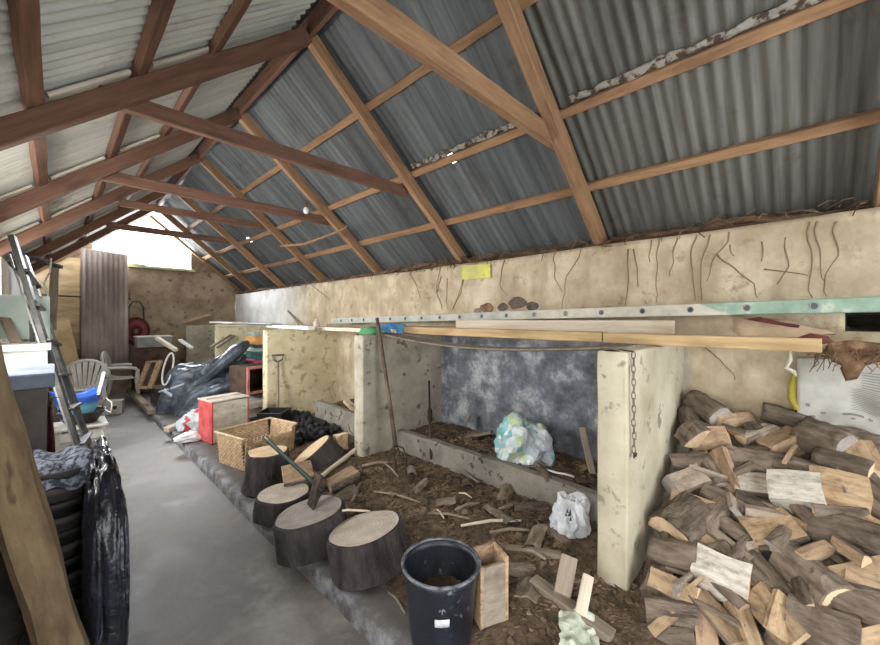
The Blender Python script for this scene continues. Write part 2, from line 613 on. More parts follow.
FLOOR_Z = 0.10
wall_box('floor', (XL - 0.3, Y0 - 0.2, -0.2), (1.10, Y1 + 0.3, 0.0), MT['floor'], label='worn grey concrete aisle floor', cat='floor')
kb = MB()
def kerb_top(u, v):
    y = Y0 - 0.2 + u * (Y1 + 0.5 - Y0)
    x = 1.055 + v * (XW + 0.3 - 1.055)
    if v == 0:
        x += 0.012 * nz((0, y, 0), 2.5, 3)
    return Vector((x, y, FLOOR_Z + (0.012 * nz((x, y, 0), 3, 5) if v > 0 else -0.006)))
kb.grid(kerb_top, 120, 24)
kb.grid(lambda u, v: kerb_top(u, 0) + Vector((-0.02 * v, 0, -FLOOR_Z * v - 0.05 * v)), 120, 2)
tag(kb.build('trim_1', MT['kerb'], smooth=True, weld=0.0005), 'raised concrete kerb and stall floor beside the aisle', 'kerb', kind='structure')
# right wall with a dark hole near the near end
hp = W(868, 322, X=XW)
wr = MB()
def wall_r(u, v):
    y = Y0 + u * (Y1 - Y0)
    z = v * (2.155 + 0.02 * nz((0, y, 0), 1.1, 2))
    x = XW + 0.012 * nz((0, y, z), 1.6, 8) + 0.006 * nz((0, y, z), 6, 8)
    if math.hypot((y - hp.y) / 0.075, (z - hp.z) / 0.052) < 1.0:
        x += 0.30
    return Vector((x, y, z))
wr.grid(wall_r, 420, 60)
wr.grid(lambda u, v: wall_r(u, 1) + Vector((0.34 * v, 0, 0)), 420, 3)
wr.m = [1 if min(wr.v[i].x for i in f) < XW + 0.2 < max(wr.v[i].x for i in f) and max(wr.v[i].z for i in f) < 2.0 or (min(wr.v[i].x for i in f) > XW + 0.2 and max(wr.v[i].z for i in f) < 2.0) else 0 for f in wr.f]
MT['hole'] = m_noise('hole_shade_colour', (0.012, 0.009, 0.007), (0.04, 0.03, 0.022), 14, 1.0, 0.5)  # near-black colour stands in for the shade inside the hole
WALL_R = tag(wr.build('wall_right', [MT['plaster'], MT['hole']], smooth=True, weld=0.0005), 'long cream limewashed wall behind the stalls', 'wall', kind='structure')
# far gable wall with the open gable
wb = MB()
def wall_b(u, v):
    x = XL + u * (XW + 0.42 - XL)
    z = v * (2.64 + 0.02 * nz((x, 0, 0), 3, 4))
    return Vector((x, Y1 + 0.02 * nz((x, 0, z), 2.5, 9), min(z, 2.34 + SL * (XW - x), 2.30 + SL * (x - XL))))
wb.grid(wall_b, 60, 40)
wb.grid(lambda u, v: wall_b(u, 1) + Vector((0, 0.3 * v, 0)), 60, 2)
tag(wb.build('wall_back', MT['stone'], smooth=True, weld=0.0005), 'rough brown far gable wall below the bright opening', 'wall', kind='structure')
gt = MB()
for xa, xb in ((2.2, XW), (XL, 0.52)):
    zz = lambda x: max(2.64, min(2.32 + SL * (XW - x), 2.32 + SL * (x - XL)))
    xs = [xa + (xb - xa) * i / 10 for i in range(11)]
    k = len(gt.v)
    for y in (Y1, Y1 + 0.2):
        gt.add([(x, y, 2.62) for x in xs] + [(x, y, zz(x)) for x in xs], [(i, i + 1, i + 12, i + 11) for i in range(10)])
    gt.add([(x, y, zz(x)) for y in (Y1, Y1 + 0.2) for x in xs], [(i, i + 1, i + 12, i + 11) for i in range(10)])
    gt.add([(xa, Y1, 2.62), (xa, Y1 + 0.2, 2.62), (xa, Y1 + 0.2, zz(xa)), (xa, Y1, zz(xa))], [(0, 1, 2, 3)])
    gt.add([(xb, Y1, 2.62), (xb, Y1 + 0.2, 2.62), (xb, Y1 + 0.2, zz(xb)), (xb, Y1, zz(xb))], [(0, 1, 2, 3)])
tag(gt.build('wall_gable', MT['brick']), 'brickwork at both sides of the open gable', 'wall', kind='structure')
sill = MB()
sill.box((1.4, Y1 + 0.1, 2.66), (1.75, 0.3, 0.05)).box((1.05, Y1 + 0.02, 2.70), (0.62, 0.10, 0.03))
tag(sill.build('window_sill', m_noise('mossy_sill', (0.30, 0.33, 0.16), (0.55, 0.58, 0.35), 8), bevel=0.006), 'mossy sill under the bright gable opening', 'sill', kind='structure')
mul = MB()
for px_ in (122, 170):
    p = W(px_, 240, Y=Y1 + 0.1)
    mul.box((p.x, p.y, 3.0), (0.02, 0.02, 0.74))
tag(mul.build('window_1', MT['grey_plank']), 'thin bars standing in the bright gable opening', 'window', kind='structure')
# left wall: doorway where the camera stands, plus two unseen openings added for light
for a, b in (((-0.69, Y0, 0), (XL, -0.65, 2.2)), ((-0.69, 0.72, 0), (XL, 2.55, 2.2)), ((-0.69, 3.85, 0), (XL, 4.62, 2.2)), ((-0.69, 2.55, 0), (XL, 3.85, 1.28)), ((-0.69, 5.98, 0), (XL, Y1, 2.2)),
             ((-0.69, 4.62, 0), (XL, 5.98, 1.25)), ((-0.69, -0.65, 2.10), (XL, 0.72, 2.2))):
    wall_box('wall_left', a, b, MT['plaster'])
wall_box('wall_front', (XL - 0.3, Y0 - 0.2, 2.75), (XW + 0.3, Y0, 3.2), MT['stone'])
wall_box('wall_front', (XL - 0.3, Y0 - 0.2, 0), (0.1, Y0, 2.75), MT['stone'])

# ------------------------------------------------------------------ concrete stall partitions
def partition(y0, x0, mats, label, th=0.15, seed=1, zt=1.385):
    mb = MB()
    nx, nzz = 26, 34
    def face(y, s):
        def fn(u, v):
            x = x0 + u * (XW + 0.02 - x0); z = v * zt
            r = 0.016                                   # worn rounded arrises
            e = 0.0
            du = x - x0
            if du < r: e += (r - math.sqrt(max(0, r * r - (r - du) ** 2))) * 0.9
            dv = zt - z
            if dv < r: e += (r - math.sqrt(max(0, r * r - (r - dv) ** 2))) * 0.9
            return Vector((x, y - s * (e + 0.004 * nz((x, y, z), 4, seed)), z + 0.006 * nz((x, 0, 0), 5, seed) * v))
        return fn
    us = face(y0 - th / 2, -1)
    n_ = face(y0 + th / 2, 1)
    warpu = lambda u: u ** 2.2
    mb.grid(lambda u, v: us(warpu(u), 1 - (1 - v) ** 2.2), nx, nzz)
    mb.grid(lambda u, v: n_(warpu(u), 1 - (1 - v) ** 2.2), nx, nzz)
    f0, f1 = us, n_
    mb.grid(lambda u, v: f0(0, 1 - (1 - u) ** 2.2).lerp(f1(0, 1 - (1 - u) ** 2.2), v) + Vector((-0.012 * math.sin(math.pi * v) + 0.004 * nz((u * 4, v, 0), 3, seed), 0, 0)), nzz, 6, 1)
    mb.grid(lambda u, v: f0(warpu(u), 1).lerp(f1(warpu(u), 1), v) + Vector((0, 0, 0.010 * math.sin(math.pi * v))), nx, 6)
    o = mb.build('stall_partition', mats, smooth=True, weld=0.001)
    return tag(o, label, 'partition', 'concrete stall partitions', 'thing')


PY = [0.70, 3.12, 5.46, 7.75, 9.95]
PX = [1.96, 2.06, 2.06, 2.06, 2.06]
partition(PY[0], PX[0], [MT['concrete'], MT['concrete']], 'nearest concrete stall partition, with a chain hanging at its edge and firewood beside it', seed=1)
partition(PY[1], PX[1], [MT['grey_concrete'], MT['grey_concrete']], 'grey concrete stall partition with a long fork leaning on it', seed=2)
partition(PY[2], PX[2], [MT['yellow_concrete'], MT['yellow_concrete']], 'yellowed stall partition with a small shovel leaning on it', seed=3)
partition(PY[3], PX[3], [MT['yellow_concrete'], MT['yellow_concrete']], 'cream stall partition beyond the dark plastic sheeting, behind the coloured boxes', seed=4)
partition(PY[4], PX[4], [MT['grey_concrete'], MT['concrete']], 'grey-green stall partition closest to the far gable wall', seed=5)

# low trough walls in the stalls
MT['trough'] = m_noise('dirty_trough_concrete', (0.16, 0.145, 0.12), (0.32, 0.295, 0.255), 4.5, 0.95, 0.5, 24, (1, 1, 1), 0.3, 0.68, geo=True, spot=((0.09, 0.075, 0.06), 9.0, 0.58))
def trough(y0, y1, zt, label, seed):
    mb = MB()
    def prof(v):
        return [(2.46, 0.0), (2.475, zt * 0.5), (2.485, zt - 0.015), (2.50, zt), (2.57, zt), (2.585, zt - 0.02), (2.585, 0.0)][v]
    def fn(u, v):
        k = int(round(v * 6)); x, z = prof(k); y = y0 + u * (y1 - y0)
        return Vector((x + 0.008 * nz((x, y, z), 5, seed), y, z + (0.012 * nz((0, y, 0), 4, seed) if z > 0 else 0)))
    mb.grid(fn, 60, 6)
    for u in (0, 1):
        mb.add([fn(u, v / 6) for v in range(7)], [tuple(range(7))])
    o = mb.build('trough_wall', MT['trough'], smooth=False, weld=0.0005)
    return tag(o, label, 'trough', 'low concrete troughs along the wall', 'thing')
trough(0.80, 3.04, 0.385, 'low concrete trough wall in front of the crumpled teal and white bag', 1)
trough(3.21, 4.80, 0.42, 'low concrete trough wall in the stall with the coal', 2)

# ------------------------------------------------------------------ roof timbers
TIMB = {}
def timber(name, a, b, w, h, mat, label, cat, group=None, up=(0, 0, 1), wob=0.004, kind='thing', bev=0.005, parent=None):
    a, b = Vector(a), Vector(b)
    F = frame(b - a, up)
    Ln = (b - a).length
    mb = MB()
    n = max(2, int(Ln / 0.12))
    sec = [(-w / 2 + bev, -h / 2), (w / 2 - bev, -h / 2), (w / 2, -h / 2 + bev), (w / 2, h / 2 - bev), (w / 2 - bev, h / 2), (-w / 2 + bev, h / 2), (-w / 2, h / 2 - bev), (-w / 2, -h / 2 + bev)]
    sd = R.random() * 50
    vs = []
    for i in range(n + 1):
        x = -Ln / 2 + Ln * i / n
        for (y, z) in sec:
            vs.append((x, y + wob * nz((x * 3, y * 9, z * 9), 1.2, sd), z + wob * nz((x * 3, z * 9, y * 9), 1.2, sd + 3)))
    fs = [(i * 8 + j, i * 8 + (j + 1) % 8, (i + 1) * 8 + (j + 1) % 8, (i + 1) * 8 + j) for i in range(n) for j in range(8)]
    fs += [tuple(range(7, -1, -1)), tuple(range(n * 8, n * 8 + 8))]
    mb.add(vs, fs)
    o = mb.build(name, mat, mw=placed(F, (a + b) / 2))
    if parent is None:
        tag(o, label, cat, group, kind)
    return o


def slope_pt(X, Y, off):
    """a point off metres above the rafters' underside, at X"""
    s = 1 if X >= XR else -1
    return Vector((X, Y, zr(X) + off / math.cos(TH)))


RY = [-0.31, 1.24, 2.77, 4.35, 5.92, 7.6, 9.1, 10.1]
rl = ['right rafter at the right edge of the photo, close to the camera', 'stout brown right rafter running down to the wall above the nearest partition',
      'right rafter meeting the wall top just left of the yellow paper', 'right rafter third from the camera, next beyond the one by the yellow paper',
      'right rafter fourth from the camera, carrying a short branch', 'right rafter fifth from the camera, above the whitewashed wall end',
      'right rafter sixth from the camera, one before the gable rafter', 'right rafter against the far gable wall']
ll = [None, None, 'big dark left rafter nearest the camera, with pale strip on it', 'dark left rafter second from the camera',
      'dark left rafter third from the camera', 'dark left rafter fourth from the camera', 'dark left rafter fifth from the camera, before the gable',
      'sunlit orange rafter over the plywood at the left of the gable']
RH, RWD = 0.11, 0.062
for i, y in enumerate(RY):
    near = i in (0, 1)
    h = 0.12 if near else RH
    w = 0.085 if i == 1 else RWD
    hh = 0.05 if i == 7 else RH
    oc = RH - hh / 2
    a = slope_pt(XR + 0.02, y, oc); b = slope_pt(XW + 0.16, y, oc)
    timber('roof_rafter', a, b, w, hh, MT['rafter'], rl[i], 'rafter', 'right roof rafters', up=(SL, 0, 1))
    a = slope_pt(XL - 0.16, y, oc); b = slope_pt(XR - 0.02, y, oc)
    if i >= 2:
        timber('roof_rafter', a, b, w + 0.01, hh, MT['shaded_rafter'] if i < 7 else MT['rafter'], ll[i], 'rafter', 'left roof rafters', up=(-SL, 0, 1))  # the gable one keeps the lighter colour for the light on it
    else:
        timber('wall_rafter', a, b, w, RH, MT['shaded_rafter'], None, None, None, up=(-SL, 0, 1), kind='structure')
# ridge capping over the meeting sheets
rc = MB()
for sd_ in (-1, 1):
    rc.grid(lambda u, v: slope_pt(XR + sd_ * (0.0001 + 0.2 * v), Y0 - 0.3 + u * (9.9 - Y0 + 0.3), 0.178), 4, 1)
tag(rc.build('ridge_capping', MT['zinc'], thick=0.004), 'metal ridge capping on the roof', 'ridge capping', kind='structure')
# ridge board
timber('ridge_board', (XR, Y0, zr(XR) + 0.135), (XR, Y1 + 0.15, zr(XR) + 0.135), 0.035, 0.17, MT['shaded_rafter'], 'dark ridge board along the top of the roof', 'roof beam')
# purlins lie on the rafters
PO = 0.1275
for (px_, py_, lab) in ((880, 120, 'lowest right purlin, the long brown batten nearest the wall'), (858, 0, 'middle right purlin with flaking white edge'),
                        (500, 22, 'upper right purlin closest to the ridge')):
    p = on_roof(px_, py_, 1, 0.11)
    a, b = slope_pt(p.x, Y0, PO), slope_pt(p.x, Y1 + 0.15, PO)
    timber('roof_purlin', a, b, 0.065, 0.04, MT['rafter'], lab, 'purlin', 'right roof purlins', up=(SL, 0, 1))
LP = []
for (px_, py_, lab) in ((22, 0, 'lowest left purlin, broad and dark at the top left corner'), (166, 0, 'middle left purlin, dark and stained'), (246, 0, 'upper left purlin near the ridge')):
    p = on_roof(px_, py_, -1, 0.11)
    LP.append(p.x)
    a, b = slope_pt(p.x, Y0, PO), slope_pt(p.x, Y1 + 0.15, PO)
    timber('roof_purlin', a, b, 0.07, 0.045, MT['shaded_rafter'], lab, 'purlin', 'left roof purlins', up=(-SL, 0, 1))
# collar ties
def collar(y, x0, x1, z, h, w, mat, label):
    return timber('collar_tie', (x0, y, z), (x1, y, z), w, h, mat, label, 'collar tie', 'collar ties across the roof', wob=0.006)
COLS = [collar(1.30, 0.10, 2.66, 2.84, 0.12, 0.06, MT['rafter'], 'stout tan collar tie closest to the camera, above the ladder'),
        collar(2.85, 0.17, 2.45, 2.81, 0.10, 0.055, MT['shaded_rafter'], 'dark red-brown collar tie second from the camera, across the left half'),
        collar(4.43, 0.22, 2.50, 2.81, 0.10, 0.05, MT['shaded_rafter'], 'thin brown collar tie third from the camera, holding the light bulb'),
        collar(5.99, 0.55, 2.25, 2.965, 0.09, 0.05, MT['shaded_rafter'], 'short dark collar tie fourth from the camera'),
        collar(7.67, 0.55, 2.22, 2.985, 0.09, 0.05, MT['shaded_rafter'], 'short dark collar tie in front of the bright gable opening')]
# wall plates
timber('wall_plate', (XW + 0.12, Y0, 2.165), (XW + 0.12, Y1, 2.165), 0.12, 0.05, MT['shaded_rafter'], 'dark wall plate along the top of the right wall', 'wall plate')
timber('wall_plate', (XL - 0.12, Y0, 2.215), (XL - 0.12, Y1, 2.215), 0.12, 0.03, MT['shaded_rafter'], None, None, kind='structure')
# pale battens lying on the upper sides of the left rafters, between the purlins
bl = {2: 'nearest', 3: 'second', 4: 'third', 5: 'fourth', 6: 'fifth'}
xs = [XL - 0.1] + LP + [XR - 0.06]
for i in (2, 3, 4, 5):
    for k in range(3):
        if k == 0 and i == 2:
            continue
        a = slope_pt(xs[k] + 0.05, RY[i] - 0.075, 0.122); b = slope_pt(xs[k + 1] - 0.05, RY[i] - 0.075, 0.122)
        timber('pale_batten', a, b, 0.05, 0.02, MT['batten'],
               'pale batten on the %s dark left rafter, %s' % (bl[i], ['beside the left wall', 'in its middle bay', 'in its upper bay'][k]), 'batten', 'pale battens on the left rafters', up=(-SL, 0, 1))
# ------------------------------------------------------------------ firewood heap in the near stall
def heap(X, Y):
    z = 0.13 + 0.60 * (X - 1.72) + 0.10 * max(0.0, 0.15 - Y)
    return max(FLOOR_Z, min(z, 0.90))


def on_heap(px, py, lift=0.0):
    r = ray(px, py)
    t = 0.6
    for _ in range(700):
        p = Vector((r.x * t, r.y * t, CAM_H + r.z * t))
        if p.z <= heap(p.x, p.y) + lift or p.x > XW - 0.05:
            break
        t += 0.005
    return p, t


def section(kind, r, seed):
    """2D outline of a log: list of points, and the index range that carries bark"""
    q = random.Random(seed)
    if kind == 'round':
        n = 20
        pts = [(r * (1 + 0.07 * q.uniform(-1, 1)) * math.cos(2 * math.pi * i / n), r * (1 + 0.07 * q.uniform(-1, 1)) * math.sin(2 * math.pi * i / n)) for i in range(n)]
        return pts, list(range(n)) + [0]
    if kind == 'half':
        n = 13
        pts = [(r * math.cos(math.pi * i / (n - 1)), r * math.sin(math.pi * i / (n - 1)) * (0.85 + 0.1 * q.random()) - r * 0.38) for i in range(n)]
        return pts + [(-r * 0.3, -r * (0.40 + 0.06 * q.uniform(-1, 1))), (r * 0.35, -r * (0.40 + 0.06 * q.uniform(-1, 1)))], list(range(n))
    if kind == 'wedge':
        a0, a1 = math.radians(90 - q.uniform(38, 52)), math.radians(90 + q.uniform(38, 52))
        n = 10
        rr = r * 1.45
        arc = [(rr * math.cos(a0 + (a1 - a0) * i / (n - 1)), rr * math.sin(a0 + (a1 - a0) * i / (n - 1)) - r * 0.78) for i in range(n)]
        mid = lambda p, k: (p[0] * 0.5 + k * r * 0.07 * q.uniform(-1, 1), (p[1] - r * 0.78) / 2 + r * 0.05 * q.uniform(-1, 1))
        return arc + [mid(arc[-1], 1), (r * 0.06 * q.uniform(-1, 1), -r * 0.78), mid(arc[0], 1)], list(range(n))
    # slab / block, split on all sides
    w, h = (r * 1.05, r * 0.75) if kind == 'block' else (r * 1.25, r * 0.36)
    j = lambda: r * 0.10 * q.uniform(-1, 1)
    pts = [(-w + j(), -h + j()), (0 + j(), -h + j()), (w + j(), -h + j()), (w + j(), 0), (w + j(), h + j()), (0, h + j()), (-w + j(), h + j()), (-w + j(), 0)]
    return pts, []


def make_log(p1, p2, r, kind='wedge', roll=0.0, wood='split', end=None, up=None, name='firewood_log', bark='bark', seed=None):
    seed = R.randrange(10 ** 6) if seed is None else seed
    q = random.Random(seed)
    p1, p2 = Vector(p1), Vector(p2)
    Ln = (p2 - p1).length
    F = frame(p2 - p1, up or (0, 0, 1)) @ Matrix.Rotation(math.radians(roll), 3, 'X')
    pts, bk = section(kind, r, seed)
    n = max(6, int(Ln / 0.024))
    k = len(pts)
    bow = r * 0.12 * q.uniform(-1, 1)

    def P(i, y, z, amp=1.0):
        x = -Ln / 2 + Ln * i / n
        s = 1 + 0.05 * nz((x * 6, 0, 0), 1, seed % 97)
        e = 0.0
        if i in (0, n):
            e = 0.16 * r * nz((y * 9, z * 9, i), 1.3, seed % 89)
        b = bow * (1 - (2 * x / Ln) ** 2)
        a = 0.13 * r * amp
        return (x + e, y * s + a * nz((x * 7, y * 14, z * 14), 1, seed % 83) + b, z * s + a * nz((x * 7, z * 14, y * 14), 1, seed % 79))
    mb = MB()
    vs = [P(i, y, z) for i in range(n + 1) for (y, z) in pts]
    fs = [(i * k + j, i * k + (j + 1) % k, (i + 1) * k + (j + 1) % k, (i + 1) * k + j) for i in range(n) for j in range(k)]
    mb.add(vs, fs, 0)
    mb.add(vs[:k], [tuple(range(k - 1, -1, -1))], 1)
    mb.add(vs[-k:], [tuple(range(k))], 1)
    o = mb.build(name, [MT[wood], MT[end or ('endgrain_tan' if wood != 'split_grey' else 'endgrain_grey')]], mw=placed(F, (p1 + p2) / 2), weld=0.0002)
    if bk:
        bb = MB()
        m = len(bk)
        t = min(0.014, r * 0.18)
        out, inn = [], []
        for i in range(n + 1):
            for a in bk:
                y, z = pts[a]
                c = (0, -r * 0.78 if kind == 'wedge' else (-r * 0.3 if kind == 'half' else 0))
                d = Vector((y - c[0], z - c[1])).normalized()
                p = Vector(P(i, y, z))
                g = t * (0.75 + 0.6 * nz((p.x * 14, y * 22, z * 22), 1, seed % 71) + 0.7 * nz((p.x * 30, y * 60, z * 60), 1, seed % 61))
                if i in (0, n):
                    p.x *= 0.985
                out.append(p + Vector((0, d.x, d.y)) * max(0.002, g))
                inn.append(p - Vector((0, d.x, d.y)) * 0.002)
        o0 = len(out)
        g = []
        for i in range(n):
            for j in range(m - 1):
                g.append((i * m + j, i * m + j + 1, (i + 1) * m + j + 1, (i + 1) * m + j))
                g.append((o0 + i * m + j + 1, o0 + i * m + j, o0 + (i + 1) * m + j, o0 + (i + 1) * m + j + 1))
        for i in range(n):
            for j in (0, m - 1):
                g.append((i * m + j, (i + 1) * m + j, o0 + (i + 1) * m + j, o0 + i * m + j))
        for i in (0, n):
            for j in range(m - 1):
                g.append((i * m + j, i * m + j + 1, o0 + i * m + j + 1, o0 + i * m + j))
        bb.add(out + inn, g)
        bb.build('bark', MT[bark], parent=o, local=True, smooth=(kind == 'round'), weld=0.0002)
    return o


# each log: two ends of its axis in the photograph, half width in pixels, section, roll (0 = bark up, 180 = split side up), wood, label
LOGS = [
    ((689, 400), (722, 424), 13, 'round', 0, 'split_grey', 'dark round log at the very back of the firewood heap, against the wall'),
    ((680, 412), (695, 432), 10, 'round', 0, 'split_grey', 'small dark log in the corner behind the heap, touching the partition'),
    ((671, 432), (698, 444), 17, 'wedge', 20, 'split', 'brown mossy log at the back of the heap, leaning on the partition'),
    ((688, 438), (731, 440), 16, 'wedge', 178, 'split_orange', 'broad tan split log beside the mossy one, split faces up'),
    ((716, 427), (752, 416), 10, 'wedge', 170, 'split_orange', 'orange forked split log high at the back of the heap'),
    ((742, 441), (772, 430), 11, 'half', 160, 'split_white', 'whitish split log at the back of the heap, to the right of the orange one'),
    ((764, 414), (802, 424), 10, 'round', 0, 'split_grey', 'dark log lying along the wall below the yellow strip'),
    ((772, 452), (799, 440), 15, 'wedge', 190, 'split', 'pale tan wedge standing high in the heap below the yellow strip'),
    ((801, 434), (850, 456), 19, 'round', 0, 'split_grey', 'large dark brown log under the hanging white sack'),
    ((868, 470), (858, 450), 13, 'half', 175, 'split', 'pale round-ended log under the right part of the sack'),
    ((845, 434), (884, 440), 9, 'half', 0, 'split_grey', 'grey-brown log just under the sack at the right edge'),
    ((672, 462), (710, 460), 9, 'half', 10, 'split_grey', 'dark grey log lying level below the broad tan split log'),
    ((662, 488), (701, 474), 16, 'wedge', 150, 'split_grey', 'ragged reddish grey log resting against the partition'),
    ((716, 456), (734, 494), 10, 'slab', 50, 'split_orange', 'pinkish narrow split slab pointing down the heap'),
    ((707, 460), (722, 486), 8, 'half', 0, 'split_grey', 'dark log squeezed beside the pinkish slab'),
    ((724, 456), (776, 466), 14, 'half', 10, 'split', 'brown barked log with a pinkish end, in the upper middle of the heap'),
    ((666, 538), (697, 503), 23, 'half', 0, 'split', 'thick barked log slanting down beside the partition, cut end towards the aisle'),
    ((702, 490), (748, 514), 10, 'half', 0, 'split_grey', 'silver-grey weathered log pointing down the heap'),
    ((680, 499), (708, 508), 8, 'block', 30, 'split_orange', 'small pale orange block above the thick barked log'),
    ((704, 526), (722, 505), 12, 'half', 20, 'split', 'short log with a tan end right of the thick barked log'),
    ((738, 484), (779, 490), 14, 'half', 178, 'split_white', 'dusty pale split log left of the bright white one'),
    ((778, 494), (812, 498), 19, 'block', 0, 'split_white', 'bright white split block near the centre of the heap'),
    ((812, 492), (868, 505), 20, 'slab', 5, 'split', 'wide tan slab with a knot, right of the bright white block'),
    ((779, 464), (812, 472), 14, 'half', 0, 'split_grey', 'mossy dark log above the bright white block'),
    ((816, 462), (872, 478), 14, 'round', 0, 'split', 'dark round log above the knotty slab, round end pink'),
    ((868, 482), (895, 506), 13, 'half', 0, 'split_grey', 'dark log at the right edge beside the knotty slab'),
    ((750, 538), (795, 528), 19, 'half', 165, 'split', 'tan split log below the dusty pale one'),
    ((770, 512), (804, 530), 6, 'slab', 60, 'split', 'thin yellowish split stick under the bright white block'),
    ((812, 526), (886, 552), 20, 'half', 5, 'split_grey', 'big dark barked log below the knotty slab'),
    ((862, 520), (895, 538), 12, 'wedge', 170, 'split', 'pale split face log at the right edge below the knotty slab'),
    ((722, 520), (762, 548), 10, 'half', 0, 'split_grey', 'dark slanting log in the middle of the heap'),
    ((712, 534), (745, 560), 7, 'slab', 60, 'split_grey', 'narrow pale-edged slab under the dark slanting log'),
    ((784, 552), (842, 606), 22, 'half', 0, 'split', 'red-brown barked log slanting down to the right, low in the heap'),
    ((832, 576), (884, 566), 15, 'wedge', 165, 'split', 'pale end log lying level near the right edge'),
    ((704, 570), (742, 586), 18, 'block', -10, 'split_white', 'mottled white faced block low in the heap'),
    ((654, 578), (696, 598), 15, 'wedge', 150, 'split', 'split log with yellow end at the foot of the partition'),
    ((647, 610), (698, 618), 15, 'half', 0, 'split_grey', 'grey log below the yellow ended one at the foot of the partition'),
    ((654, 552), (694, 562), 14, 'round', 0, 'split_grey', 'brown round log under the thick barked one'),
    ((708, 608), (728, 632), 13, 'half', 150, 'split', 'pale yellow rounded slab low in the heap'),
    ((706, 622), (709, 660), 10, 'block', 0, 'split_orange', 'upright orange-tan block at the bottom edge of the photo'),
    ((738, 612), (752, 648), 13, 'wedge', 180, 'split', 'pale split log pointing to the bottom edge of the photo'),
    ((724, 548), (764, 584), 11, 'half', 0, 'split_grey', 'dark long log running down to the mottled white block'),
    ((756, 560), (784, 592), 9, 'half', 0, 'split_grey', 'grey log beside the red-brown barked one'),
    ((756, 596), (792, 640), 13, 'slab', 40, 'split', 'long tan split slab low in the heap, running downhill'),
    ((800, 616), (846, 636), 21, 'half', 0, 'split_grey', 'wide grey-brown log at the bottom of the heap'),
    ((852, 606), (886, 622), 15, 'round', 0, 'split', 'brown round log at the bottom right corner'),
    ((850, 640), (892, 630), 12, 'wedge', 170, 'split', 'pale edged split log in the bottom right corner'),
    ((643, 636), (696, 640), 11, 'half', 10, 'split_grey', 'dark log at the bottom edge, left end of the heap'),
    ((838, 590), (880, 598), 12, 'half', 0, 'split_grey', 'dark barked log under the pale end log'),
    ((690, 548), (712, 568), 9, 'wedge', 40, 'split_grey', 'small dark wedge above the mottled white block'),
    ((748, 500), (774, 512), 9, 'half', 0, 'split_grey', 'dark log under the dusty pale one'),
    ((800, 508), (816, 526), 9, 'half', 0, 'split_grey', 'dark log end showing below the bright white block'),
    ((764, 468), (782, 480), 8, 'wedge', 120, 'split', 'small split log between the barked log and the mossy one'),
    ((862, 500), (892, 516), 9, 'half', 0, 'split_grey', 'dark bark log near the right edge, middle height'),
    ((668, 520), (672, 548), 9, 'half', 0, 'split_grey', 'dark log wedged between the thick log and the partition'),
    ((700, 540), (718, 552), 7, 'slab', 20, 'split', 'thin tan slab beside the brown round log'),
    ((780, 596), (806, 618), 10, 'half', 0, 'split_grey', 'grey barked log under the red-brown one'),
    ((740, 590), (764, 606), 9, 'wedge', 170, 'split', 'small pale wedge below the mottled white block'),
    ((676, 566), (706, 574), 6, 'slab', 10, 'split_grey', 'thin grey slab above the yellow ended log'),
    ((752, 428), (772, 446), 9, 'half', 0, 'split_grey', 'dark log under the whitish one at the back'),
    ((824, 446), (846, 470), 9, 'half', 0, 'split_grey', 'dark log behind the dark round one'),
]
LOGC = []
for k, (a, b, hw, kind, roll, wood, lab) in enumerate(LOGS):
    pa, ta = on_heap(*a); pb, tb = on_heap(*b)
    r = hw * (ta + tb) / 2 / FPX * 0.86
    n = Vector((-0.51, 0.0, 0.86))
    # rest the log on the heap: pieces listed first lie at the back and are slightly lower
    lift = r * 0.25
    qj = random.Random(k * 13 + 5)
    ax = (pb - pa) * qj.uniform(0.86, 1.0)
    mid = (pa + pb) / 2; pa, pb = mid - ax / 2, mid + ax / 2
    roll += qj.uniform(-16, 16)
    tj = n_tilt = Vector((-0.51, 0.0, 0.86)) * ax.length * math.tan(math.radians(qj.uniform(-13, 13))) * 0.5
    pa -= tj; pb += tj
    if ax.length < 0.20:
        ax = ax.normalized() * 0.20; mid = (pa + pb) / 2; pa, pb = mid - ax / 2, mid + ax / 2
    for p in (pa, pb):
        p += n * lift
        p.x = min(p.x, XW - r * 0.9)
        p.y = min(p.y, 0.62 - r * 0.8)
    o = make_log(pa, pb, r, kind, roll, wood, up=n, seed=1000 + k * 37)
    LOGC.append(((pa + pb) / 2, lab))
    tag(o, lab, 'log', 'split firewood logs in the near heap', 'thing')
# the logs deeper in the heap, seen only through the gaps
q = random.Random(21)
cnt = 0
for X in [1.70 + 0.15 * i for i in range(10)]:
    for Y in [-1.67 + 0.24 * j for j in range(10)]:
        x, y = X + q.uniform(-0.05, 0.05), Y + q.uniform(-0.06, 0.06)
        r = q.uniform(0.05, 0.075)
        z = heap(x, y) - (0.09 if y > -0.95 else 0.03) - q.random() * 0.03
        if z < FLOOR_Z + 0.02 or y > 0.58 or x > XW - 0.1:
            continue
        if y > 0.40:
            ang = q.uniform(-0.25, 0.25)
        else:
            ang = q.uniform(-1.4, 1.4)
        d = Vector((math.cos(ang), math.sin(ang), 0.55 * math.cos(ang))) * q.uniform(0.11, 0.15)
        pa, pb = Vector((x, y, z)) - d, Vector((x, y, z)) + d
        if max(pa.x, pb.x) > XW - 0.03:
            continue
        o = make_log(pa, pb, r, q.choice(['half', 'wedge', 'round']), q.choice([0, 20, -30, 60]), 'split_grey', seed=5000 + cnt, up=(-0.51, 0, 0.86))
        tag(o, 'barked split log mostly buried among the other firewood of the heap', 'log', 'buried logs of the firewood heap', 'thing')
        cnt += 1

